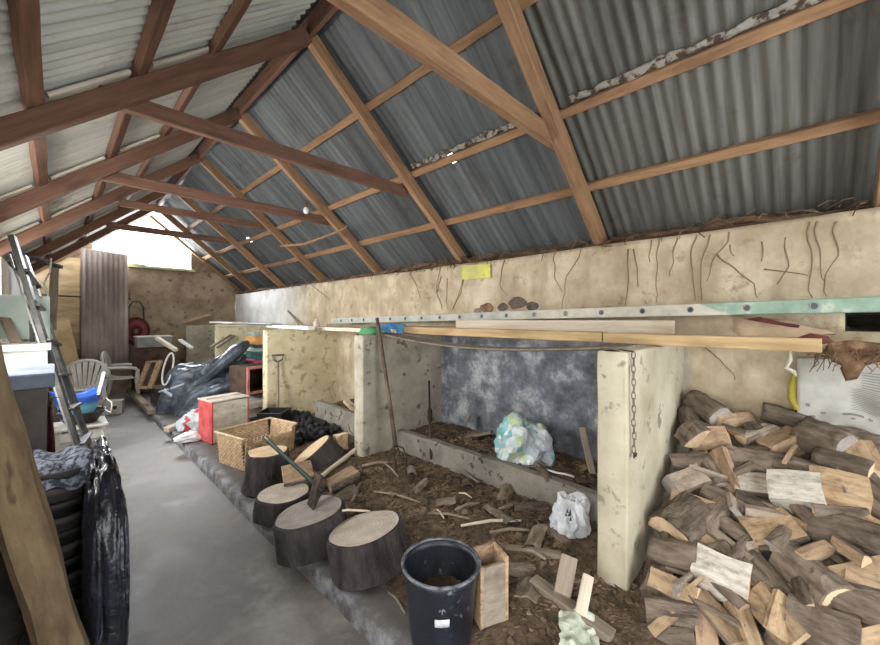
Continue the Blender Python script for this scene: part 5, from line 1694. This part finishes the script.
# ------------------------------------------------------------------ heap of dark sheeting further down the aisle
MT['tarp'] = m_noise('dark_blue_grey_sheeting', (0.030, 0.039, 0.052), (0.115, 0.145, 0.18), 4, 0.30, 0.5, 14, (1, 1, 1), 0.35, 0.7, spec=0.5, bdist=0.03)
tp = MB()
def tarp(u, v):
    a = u * 2 * math.pi
    r_ = v
    x = 1.90 + 0.80 * r_ * math.cos(a) * (1 + 0.1 * math.sin(3 * a)); y = 7.0 + 0.85 * r_ * math.sin(a)
    top = 1.06 - 0.04 * (x - 1.9)
    z = FLOOR_Z + top * (1 - r_ ** 4.2) * (0.84 + 0.25 * nz((x, y, 0), 1.3, 3))
    pq = Vector((x, y, z))
    fd = Vector((0.75, -0.35, 0.56)).normalized()
    pq = pq - fd * pq.dot(fd) * 0.72                     # folds run down one way
    f1 = 1 - abs(nz(pq, 2.4, 5)) * 2.6
    f2 = 1 - abs(nz(pq + Vector((0.1, 0.2, 0)) * nz((x, y, z), 3, 2), 6.5, 8)) * 2.6
    k = 0.10 * f1 + 0.045 * f2 + 0.012 * nz((x, y, z), 12, 3) - 0.10
    x += k * math.cos(a) * 0.8; y += k * math.sin(a) * 0.8; z += k * 0.9 * (1 - r_ ** 3)
    x = min(x, 3.1); y = min(y, 7.66)
    return Vector((x, y, max(z, FLOOR_Z + 0.005)))
tp.grid(tarp, 200, 64)
tag(tp.build('sheeting_heap', MT['tarp'], smooth=True, weld=0.001), 'heap of crumpled dark blue-grey plastic sheeting beside the aisle', 'sheeting', None, 'thing')
fold = lambda pts, r, lab_, nm='sheeting_roll', mt='tarp': tag(MB().tube(pts, r, 24).warp(lambda p: p + Vector((1, 1, 1)) * (0.035 * nz(p, 7, 4) + 0.02 * (1 - 2 * abs(nz(p, 14, 2))))).build(nm, MT[mt], smooth=True), lab_, 'sheeting roll', 'rolls on the dark sheeting heap', 'thing')
fold([W(196, 388, d=5.75), W(215, 371, d=5.8), W(236, 352, d=5.9), W(246, 344, d=6.1)], [0.05, 0.09, 0.11, 0.07], 'long grey sheeting fold running up to the coloured boxes')
fold([W(196, 402, d=5.6), W(212, 392, d=5.6), W(236, 384, d=5.6)], [0.06, 0.08, 0.06], 'short grey sheeting fold behind the red-sided box')
fold([W(152, 413, d=5.95), W(168, 411, d=5.95), W(190, 404, d=5.95)], [0.09, 0.10, 0.09], 'dark blue sheeting roll lying at the foot of the heap')
hc = W(168, 369, d=6.15)
hoop = []
for k in range(25):
    a = 2 * math.pi * k / 24
    hoop.append(W(168 + 4.5 * math.cos(a) - 6 * math.sin(a) * 0.6, 369 - 16 * math.sin(a) * -1, d=6.0 - 0.25 * math.sin(a)))
tag(MB().tube(hoop, 0.014, 8, caps=False).build('white_hoop', MT['wire'], smooth=True), 'white oval hoop standing against the dark sheeting', 'hoop', None, 'thing')
for (pts, r, lab_) in (([(159, 392), (170, 389), (184, 384)], 0.018, 'pale blue cord lying across the dark sheeting'), ([(164, 390), (176, 398), (186, 408), (186, 413)], 0.03, 'pale bent tube hanging down the front of the dark sheeting')):
    P = [W(a, b, d=5.72) for a, b in pts]
    tag(MB().tube(P, r, 8).build('pale_tube', MT['grey_film'], smooth=True), lab_, 'tube', None, 'thing')
timber('loose_timber', W(157, 338, d=6.6), W(176, 350, d=6.3), 0.07, 0.05, MT['pale_plank'], 'pale timber end poking out behind the dark sheeting', 'timber')
timber('loose_timber', W(180, 340, d=6.6), W(192, 348, d=6.5), 0.06, 0.04, MT['white_plastic'], 'white slat lying on top of the dark sheeting', 'timber')
timber('loose_timber', W(166, 430, Z=0.12), W(194, 419, Z=0.17), 0.10, 0.06, MT['pale_plank'], 'pale weathered timber on the kerb in front of the dark sheeting', 'timber')
crumple(W(196, 428, Z=0.115), (0.17, 0.16, 0.17), [MT['white_film'], MT['grey_film'], MT['red']], 'plastic_bag', 'crumpled white and red plastic bag left of the red-sided box', 'bag', seed=14, sub=3, amp=0.35,
        pick=lambda c, n: 2 if nz(c, 9, 1) > 0.28 else (1 if nz(c, 7, 2) > 0.15 else 0))
crumple(W(190, 440, Z=0.115), (0.16, 0.10, 0.07), [MT['white_film']], 'plastic_bag', 'flat pale plastic bag on the kerb beside the red and white one', 'bag', seed=15, sub=3, amp=0.3)
# crate frame on its edge
cf = W(141, 391, d=6.45); cf.z = FLOOR_Z + 0.01
cf = Vector((1.24, 7.98, FLOOR_Z + 0.0))
tag(MB().box((1.33, 7.95, FLOOR_Z + 0.14), (0.34, 0.46, 0.28)).build('low_crate', MT['darkwood'], bevel=0.01), 'low dark crate carrying the tilted brown tray, behind the dark sheeting', 'crate', None, 'thing')
ck = root('crate_tray', cf, 'brown wooden tray standing tilted behind the dark sheeting', 'tray')
A1, A2 = W(139, 387, Y=8.0), W(149, 362, Y=8.1)
B1, B2 = W(150, 388, Y=7.75), W(160, 361, Y=7.85)
for (a, b, nm) in ((A1, A2, 'side_rail'), (B1, B2, 'side_rail'), (A1, B1, 'end_rail'), (A2, B2, 'end_rail')):
    MB().bar(a, b, 0.09, 0.035).build(nm, MT['split'], ck, bevel=0.003)
nrm = (A2 - A1).cross(B1 - A1).normalized()
MB().add([A1 + nrm * .02, A2 + nrm * .02, B2 + nrm * .02, B1 + nrm * .02], [(0, 1, 2, 3)]).build('base_board', MT['darkwood'], ck, thick=0.012)
timber('loose_timber', W(132, 392, Z=0.13), W(152, 412, Z=0.12), 0.10, 0.07, MT['grey_plank'], 'grey-brown timber lying on the kerb edge beside the tilted tray', 'timber')

# ------------------------------------------------------------------ far end: chairs, chest, hose, sheets
def plastic_chair(loc, rz, label, sc=1.0):
    r_ = empty('plastic_chair', loc, (0, 0, rz)); r_.scale = (sc, sc, sc)
    tag(r_, label, 'chair', 'white plastic garden chairs at the far end', 'thing')
    m = MT['white_plastic']
    MB().grid(lambda u, v: Vector(((u - .5) * 0.46, (v - .5) * 0.45, 0.44 - 0.03 * math.sin(math.pi * v) + 0.02 * (2 * u - 1) ** 2)), 10, 10).build('seat', m, r_, local=True, smooth=True, thick=0.012)
    bk = MB()
    for k in range(7):                          # fan of slats under a rounded top
        t0 = (k - 3) / 3
        x0, x1 = t0 * 0.13, t0 * 0.235
        for (xa, xb) in ((x0, x1),):
            w0, w1 = 0.017, 0.030
            z1_ = 0.90 - 0.06 * t0 * t0
            bk.add([(xa - w0, .22, .46), (xa + w0, .22, .46), (xb + w1, .29, z1_), (xb - w1, .29, z1_)], [(0, 1, 2, 3)])
    bk.build('back_slats', m, r_, local=True, thick=0.012)
    arc = [Vector((0.29 * math.sin(a), 0.30 - 0.05 * abs(math.sin(a)) ** 3, 0.62 + 0.30 * math.cos(a) if abs(a) < 1.4 else 0.64)) for a in [-1.6 + 3.2 * i / 20 for i in range(21)]]
    MB().tube(arc, 0.022, 8).build('back_frame', m, r_, local=True, smooth=True)
    for s in (-1, 1):
        MB().tube([(0.29 * s, 0.24, 0.65), (0.30 * s, 0.0, 0.65), (0.29 * s, -0.20, 0.63), (0.28 * s, -0.24, 0.58)], 0.026, 8).build('armrest', m, r_, local=True, smooth=True)
        MB().tube([(0.28 * s, -0.24, 0.60), (0.25 * s, -0.22, 0.40), (0.29 * s, -0.26, 0.0)], [0.03, 0.035, 0.022], 8).build('leg', m, r_, local=True, smooth=True)
        MB().tube([(0.22 * s, 0.22, 0.46), (0.25 * s, 0.27, 0.2), (0.27 * s, 0.31, 0.0)], [0.035, 0.03, 0.022], 8).build('leg', m, r_, local=True, smooth=True)
    return r_


plastic_chair((0.29, 8.3, 0), math.radians(180 + 8), 'white plastic garden chair with a fan back, behind the blue bag', 0.98)
plastic_chair((0.92, 9.25, 0), math.radians(75), 'white plastic garden chair seen from the side, against the far wall', 1.0)
MT['corr'] = m_noise('weathered_corrugated_sheet', (0.24, 0.19, 0.17), (0.50, 0.43, 0.39), 2.5, 0.75, 0.2, 20, (1, 1, 0.3), metal=0.1)
cs0, cs1 = W(81, 262, Y=9.95), W(128, 264, Y=9.98)
cs = MB().grid(lambda u, v: Vector((cs0.x + (cs1.x - cs0.x) * u, 10.02 - 0.03 + 0.012 * math.sin(u * 2 * math.pi * 9) - 0.10 * (1 - v), 0.62 + (2.92 - 0.06 * u - 0.62) * v)), 72, 6)
tag(cs.build('corrugated_sheet', MT['corr'], smooth=True, thick=0.002), 'weathered corrugated sheet leaning on the far gable wall below the opening', 'sheet', None, 'thing')
MT['ply'] = m_noise('yellowish_plywood', (0.46, 0.32, 0.16), (0.66, 0.50, 0.30), 2.5, 0.8, 0.1, 20, (1, 1, 4))
for (z0, z1_, lab_) in ((0.95, 1.98, 'lower yellowish plywood sheet on the far wall beside the corrugated sheet'), (1.99, 2.72, 'upper yellowish plywood sheet under the sunlit gable rafter')):
    tag(MB().box(((-0.36 + cs0.x) / 2, 10.12, (z0 + z1_) / 2), (cs0.x + 0.34, 0.03, z1_ - z0)).build('plywood_sheet', MT['ply'], bevel=0.003), lab_, 'plywood', 'plywood sheets on the far wall', 'thing')
timber('thin_rail', (XL + 0.05, 10.09, 1.985), (1.1, 10.0, 1.95), 0.02, 0.03, MT['darkwood'], 'thin dark rail across the plywood and the corrugated sheet', 'rail')
_a, _b = W(68, 356, Y=9.75), W(60, 321, Y=10.05)
_a = _b + (_a - _b) * (_b.z / (_b.z - _a.z))
timber('leaning_board', _a, _b, 0.26, 0.03, MT['ply'], 'tan board leaning on the far wall behind the white chair', 'board', up=(0, -1, 0.2))
timber('brown_post', W(52, 330, d=5.4), W(55, 266, d=5.4), 0.09, 0.09, MT['grey_plank'], 'brown post with dark top beside the hanging white cable', 'post', up=(1, 0, 0))
cab = [W(51, 258, d=5.2), W(50, 272, d=5.2), W(44, 283, d=5.2), (W(48, 296, d=5.2)), W(49, 305, d=5.2), W(45, 314, d=5.2)]
tag(MB().tube(cab, 0.011, 7).build('white_cable', MT['wire'], smooth=True), 'loose white cable hanging beside the brown post', 'cable', None, 'thing')
timber('dark_rail', W(-20, 241, d=4.2), W(61, 267, d=5.45), 0.05, 0.05, MT['iron'], 'dark pole running back from the left edge to the brown post', 'pole')
# hose coil hanging on the far wall
hcx = W(136, 331, Y=10.17)
hs = root('hose_coil', hcx + Vector((0, 0, -0.3)), 'dark red hose coil hanging by a wire on the far wall', 'hose')
for k in range(7):
    rr = 0.22 - 0.027 * k
    MB().tube([hcx + Vector((rr * math.cos(a), -0.02 - 0.004 * k, rr * 1.25 * math.sin(a))) for a in [2 * math.pi * i / 28 for i in range(29)]], 0.02, 8, caps=False).build('coil', MT['maroon'] if k < 2 or k > 4 else m_flat('dull_red_hose', (0.22, 0.04, 0.05), 0.5), hs, smooth=True)
MB().tube([hcx + Vector((-0.13, -0.02, 0.20)), hcx + Vector((-0.12, -0.02, 0.5)), hcx + Vector((-0.06, -0.02, 0.62)), hcx + Vector((0.06, -0.02, 0.62)), hcx + Vector((0.12, -0.02, 0.5)), hcx + Vector((0.13, -0.02, 0.20))], 0.014, 6).build('hanging_wire', MT['iron'], hs, smooth=True)
# grey chest standing on a crate
gx = W(152, 358, Y=9.3)
tag(MB().box((gx.x + 0.02, 9.32, 0.55 + 0.0), (0.62, 0.45, 0.86)).build('wooden_crate', MT['darkwood'], bevel=0.01), 'dark wooden crate under the grey chest at the far end', 'crate', None, 'thing')
gcst = root('grey_chest', (gx.x + 0.02, 9.3, 0.985), 'grey lidded chest at the far end, left of the farthest partition', 'chest')
MT['greybox'] = m_noise('grey_plastic', (0.20, 0.20, 0.19), (0.33, 0.33, 0.31), 5, 0.6, 0.1)
MB().box((gx.x + 0.02, 9.3, 1.08), (0.54, 0.36, 0.19)).build('body', MT['greybox'], gcst, bevel=0.02)
MB().box((gx.x + 0.02, 9.3, 1.19), (0.57, 0.39, 0.035)).build('lid', m_flat('pale_lid', (0.46, 0.45, 0.42)), gcst, bevel=0.01)
# pale building block with a hole
pb_ = W(109, 415, Z=0.0)
kbk = root('concrete_block', pb_, 'pale concrete block with a round hole standing on the aisle floor', 'block')
MB().box(pb_ + Vector((0, 0.12, 0.105)), (0.38, 0.22, 0.21), Matrix.Rotation(-0.25, 3, 'Z')).build('body', m_noise('pale_block', (0.36, 0.33, 0.29), (0.54, 0.50, 0.45), 8, 0.9, 0.4), kbk, bevel=0.012)
fdir = Vector((-0.25, -0.97, 0))
hpt = pb_ + Vector((0.07, -0.01, 0.11))
MB().tube([hpt + fdir * 0.01, hpt + fdir * -0.02], 0.028, 12).build('hole', MT['black'], kbk)

# ------------------------------------------------------------------ things along the left wall
# white stool with a dark basin and a blue carrier bag
sx_, sy_ = 0.20, 6.0
stl = root('plastic_stool', (sx_, sy_, 0), 'low white plastic table behind the dark step ladder', 'table')
MB().box((sx_, sy_, 0.33), (0.46, 0.46, 0.035)).build('top', MT['white_plastic'], stl, bevel=0.012)
for ax_ in (-1, 1):
    for ay_ in (-1, 1):
        MB().bar((sx_ + .18 * ax_, sy_ + .18 * ay_, 0.33), (sx_ + .21 * ax_, sy_ + .21 * ay_, 0), 0.05, 0.05).build('leg', MT['white_plastic'], stl, bevel=0.006)
MB().box((sx_, sy_, 0.24), (0.40, 0.40, 0.10)).build('apron', MT['white_plastic'], stl, bevel=0.01)
bz = 0.352
bsn = MB().lathe([(0.001, 0), (0.13, 0), (0.20, 0.12), (0.215, 0.12), (0.215, 0.135), (0.19, 0.13), (0.12, 0.015), (0.001, 0.015)], 32, c=Vector((sx_ + 0.02, sy_, bz)))
tag(bsn.build('basin', m_flat('dark_basin', (0.05, 0.042, 0.038), 0.5), smooth=True), 'dark basin on the white plastic table, holding the blue bag', 'basin', None, 'thing')
def m_bluebag():
    m, nt, b, N, L = _new('blue_printed_bag')
    tc = N.new('ShaderNodeTexCoord'); sep = N.new('ShaderNodeSeparateXYZ'); L.new(tc.outputs['Object'], sep.inputs[0])
    f = noise_node(N, L, tc.outputs['Object'], 9, 3)
    col = ramp(N, L, sep.outputs['Z'], [(0.0, (0.10, 0.30, 0.62)), (0.10, (0.16, 0.46, 0.70)), (0.17, (0.20, 0.55, 0.60)), (0.22, (0.04, 0.14, 0.62)), (0.5, (0.03, 0.12, 0.66))])
    L.new(col, b.inputs['Base Color']); b.inputs['Roughness'].default_value = 0.35
    return m
bgc = Vector((sx_ - 0.02, sy_ - 0.03, bz + 0.025))
blb = root('blue_bag', bgc, 'bright blue carrier bag with white lettering, standing in the dark basin', 'bag')
def bag(u, v):
    a = u * 2 * math.pi
    w, d_ = 0.12 + 0.10 * v, 0.08 + 0.06 * v
    k = 1 + 0.10 * nz((math.cos(a) * 2, math.sin(a) * 2, v * 3), 1, 6) * v
    return bgc + Vector((w * k * math.cos(a), d_ * k * math.sin(a), 0.33 * v + 0.04 * v * math.sin(2 * a + 1)))
MB().grid(bag, 36, 12).build('bag_body', m_bluebag(), blb, smooth=True, thick=0.003, weld=0.001)
bgb = [o for o in blb.children][0]
ORG[bgb.name] = bgc.copy()
lt = MB()
for i in range(3):                                # three short white letter marks near the mouth
    a = math.radians(-128 + 17 * i)
    p = bag(a / (2 * math.pi) % 1.0, 0.80)
    Fz = Matrix.Rotation(a + math.pi / 2, 3, 'Z')
    nrm = Vector((math.cos(a), math.sin(a), 0)) * 0.006
    lt.box(p + nrm, (0.028, 0.003, 0.026), Fz)
for i in range(2):
    a = math.radians(-118 + 24 * i); p = bag(a / (2 * math.pi) % 1.0, 0.68)
    lt.box(p + Vector((math.cos(a), math.sin(a), 0)) * 0.006, (0.05, 0.003, 0.008), Matrix.Rotation(a + math.pi / 2, 3, 'Z'))
lt.build('white_lettering', MT['wire'], bgb)
timber('plastic_rod', W(98, 395, d=4.35), W(104, 372, d=4.5), 0.035, 0.012, MT['white_plastic'], 'white plastic rod sticking up beside the blue bag', 'rod')
bc2 = Vector((sx_ + 0.02, sy_, bz + 0.125))
hnd = [bc2 + Vector((0.19, -0.10, 0)), bc2 + Vector((0.24, -0.17, -0.03)), bc2 + Vector((0.25, -0.14, 0.08)), bc2 + Vector((0.20, -0.05, 0.13)), bc2 + Vector((0.18, 0.1, 0.0))]
tag(MB().tube(hnd, 0.008, 6).build('wire_loop', MT['wire'], smooth=True), 'pale wire loop beside the dark basin', 'wire', None, 'thing')

# dark step ladder leaning on the left wall
MT['dark_alu'] = m_noise('dull_dark_aluminium', (0.05, 0.05, 0.048), (0.13, 0.13, 0.125), 8, 0.5, 0.2, 30, metal=0.3)
la0, la1 = W(88, 480, d=2.95), W(12, 236, d=3.0)
lb0, lb1 = W(99, 474, d=3.30), W(24, 256, d=3.35)
la0 = la0 + (la0 - la1) * (la0.z / (la1.z - la0.z)); lb0 = lb0 + (lb0 - lb1) * (lb0.z / (lb1.z - lb0.z))
sl = root('step_ladder', (la0.x, la0.y, 0), 'dark metal step ladder leaning against the left wall', 'step ladder')
for (a, b) in ((la0, la1), (lb0, lb1)):
    MB().bar(a, b, 0.035, 0.075, up=(0.2, 1, 0)).build('stile', MT['dark_alu'], sl, bevel=0.004)
    MB().bar(a + Vector((-0.012, -0.045, 0.02)), b + Vector((-0.012, -0.045, -0.15)), 0.012, 0.012, up=(0.2, 1, 0)).build('pale_edge', MT['steel'], sl)
for k in range(1, 8):
    t = k / 8.0
    a, b = la0.lerp(la1, t), lb0.lerp(lb1, t)
    MB().bar(a - (b - a) * 0.05, b + (b - a) * 0.12, 0.085, 0.022).build('tread', MT['black'], sl, bevel=0.003)

# pale sink unit by the left wall
MT['teal_pale'] = m_noise('pale_green_board', (0.44, 0.54, 0.49), (0.62, 0.70, 0.65), 3, 0.6, 0.1)
sk0 = Vector((-0.22, 4.35, 0))
snk = root('old_sink', sk0, 'pale green and white sink unit by the left wall, behind the step ladder', 'sink')
MB().box((-0.20, 4.62, 1.56), (0.34, 0.03, 0.36)).build('splashback', MT['teal_pale'], snk, bevel=0.006)
MB().box((-0.20, 4.35, 1.335), (0.36, 0.52, 0.05)).build('worktop', MT['white_plastic'], snk, bevel=0.01)
MB().box((-0.20, 4.37, 0.66), (0.32, 0.44, 1.30)).build('cupboard', MT['white_plastic'], snk, bevel=0.006)
MB().tube([(-0.13, 4.5, 1.36), (-0.13, 4.5, 1.50), (-0.13, 4.44, 1.53), (-0.13, 4.36, 1.51)], 0.016, 8).build('tap', MT['steel'], snk, smooth=True)
timber('grey_plank', W(2, 312, d=3.05), W(16, 343, d=2.9), 0.06, 0.03, MT['grey_plank'], 'grey board leaning on the pale green sink splashback', 'board')

# dark cabinet, cloths and pot stack
MT['dk_box'] = m_noise('dusty_dark_box', (0.055, 0.046, 0.042), (0.13, 0.11, 0.10), 4, 0.8, 0.2)
bxd = root('dark_box', (-0.17, 2.98, 0), 'tall dusty dark cabinet by the left wall with a blue-grey top edge', 'cabinet')
MB().box((-0.20, 3.0, 0.60), (0.34, 0.52, 1.20)).build('body', MT['dk_box'], bxd, bevel=0.008)
MB().box((-0.19, 2.99, 1.24), (0.38, 0.56, 0.075)).build('rim', m_noise('blue_grey_rim', (0.07, 0.09, 0.13), (0.15, 0.18, 0.23), 6, 0.6, 0.1), bxd, bevel=0.01)
def cloth(pts_px, d, w, mat, name, label, seed):
    P = [W(a, b, d=d + dd2) for a, b, dd2 in pts_px]
    mb = MB()
    n = len(P)
    def fn(u, v):
        t = u * (n - 1); i = min(int(t), n - 2); c_ = P[i].lerp(P[i + 1], t - i)
        side_ = Vector((CS, -SN, 0)) * (v - .5) * w * (1 + 0.25 * math.sin(u * 3))
        return c_ + side_ + Vector((-SN, -CS, 0)) * (0.04 * math.sin(math.pi * v) + 0.02 * math.sin(v * 13 + u * 2)) + Vector((0, 0, 0.02 * nz((u * 4, v * 4, 0), 1, seed)))
    mb.grid(fn, 26, 20)
    return tag(mb.build(name, mat, smooth=True, thick=0.006), label, 'cloth', None, 'thing')
cloth([(40, 392, 0.25), (41, 410, 0.06), (44, 440, 0.03), (46, 462, 0.03)], 2.02, 0.13, MT['maroon'], 'maroon_cloth', 'dark maroon cloth hanging down beside the dark cabinet', 3)
MT['pat'] = m_noise('patterned_blue_grey_cloth', (0.055, 0.06, 0.085), (0.30, 0.33, 0.40), 38, 0.9, 0.3, 60, (1, 1, 1), 0.44, 0.56)
pc = W(58, 478, d=1.74)
pst = root('pot_stack', (pc.x, pc.y, 0), 'tall stack of dusty black plastic pots by the left wall under the patterned cloth', 'pots')
z = 0.0
k = 0
while z < 0.80:
    MB().lathe([(0.001, 0.004), (0.098, 0), (0.122, 0.085), (0.130, 0.085), (0.130, 0.112), (0.115, 0.112), (0.10, 0.02), (0.001, 0.02)], 24, c=Vector((pc.x + 0.006 * math.sin(k * 2.1), pc.y + 0.006 * math.cos(k * 1.3), z))).build('pot', MT['dk_box'] if k % 2 else m_flat('dusty_pot', (0.035, 0.033, 0.033), 0.6), pst, smooth=True)
    z += 0.066 if k else 0.16
    k += 1
ctop = z + 0.05
pcl = MB().grid(lambda u, v: Vector((pc.x, pc.y, ctop)) + Vector(((u - .5) * 0.34 + 0.0, (v - .5) * 0.40 + 0.05, 0.035 - 0.42 * max(0, abs(v - .5) - 0.28) - 0.35 * max(0, abs(u - .5) - 0.33) + 0.022 * nz((u * 5, v * 5, 0), 1, 4) + 0.012 * math.sin(u * 17 + v * 4))), 24, 24)
tag(pcl.build('patterned_cloth', MT['pat'], smooth=True, thick=0.006), 'patterned blue-grey cloth lying over the stack of black pots', 'cloth', None, 'thing')

# bundle wrapped in black plastic
MT['bin_bag'] = m_noise('glossy_black_plastic', (0.006, 0.007, 0.012), (0.022, 0.026, 0.042), 5, 0.22, 0.5, 12, spec=0.6, bdist=0.03)
def bundle(c, size, seed, label, rz, mat='bin_bag', nm='wrapped_bundle'):
    bm = bmesh.new()
    bmesh.ops.create_icosphere(bm, subdivisions=5, radius=1)
    for v in bm.verts:
        p = v.co.copy()
        q_ = Vector([math.copysign(abs(t) ** 0.62, t) for t in p])
        k = 1 + 0.09 * nz(p, 1.7, seed) + 0.07 * (1 - abs(nz((p.x * 2.2, p.y * 2.2, p.z * 0.8), 2, seed + 2)) * 2) + 0.025 * (1 - 2 * abs(nz(p, 6, seed)))
        taper = 1 - 0.34 * max(0, p.z) ** 1.5
        v.co = Vector((q_.x * k * taper * size[0], q_.y * k * taper * size[1], (q_.z * (1 if p.z < 0 else k) + 1) * size[2]))
    me = bpy.data.meshes.new(nm); bm.to_mesh(me); bm.free(); me.materials.append(MT[mat])
    for pl in me.polygons:
        pl.use_smooth = True
    o = bpy.data.objects.new(nm, me); COL.objects.link(o); o.location = c; o.rotation_euler = (0, 0, rz)
    return tag(o, label, 'bundle', None, 'thing')
bundle(Vector((0.155, 2.42, 0.0)), (0.075, 0.42, 0.46), 4, 'tall narrow bundle wrapped in shiny black plastic at the aisle edge', 0.0)
bs = MB().tube([W(127, 622, d=1.72), W(126.5, 600, d=1.74), W(126, 578, d=1.77)], 0.006, 6)
tag(bs.build('white_strip', MT['wire'], smooth=True), 'thin white strip at the foot of the black wrapped bundle', 'strip', None, 'thing')

# dusty tan beam leaning beside the camera
MT['tan'] = m_noise('dusty_tan_timber', (0.12, 0.083, 0.048), (0.27, 0.20, 0.112), 6, 0.95, 0.5, 26, (0.6, 2, 2), spot=((0.10, 0.065, 0.04), 3, 0.6))
pb0, pb1 = Vector((0.075, 1.98, 0.0)), Vector((-0.235, 2.16, 1.62))
timber('leaning_beam', pb0, pb1, 0.13, 0.10, MT['tan'], 'thick dusty tan beam leaning on the left wall close to the camera', 'beam', up=(0.4, -0.7, 0.2), wob=0.012, bev=0.03)
timber('leaning_board', (-0.19, 1.72, 0.0), (-0.345, 1.90, 0.95), 0.17, 0.025, MT['darkwood'], 'dark brown board standing at the left edge beside the tan beam', 'board', up=(0.7, -0.7, 0.1))
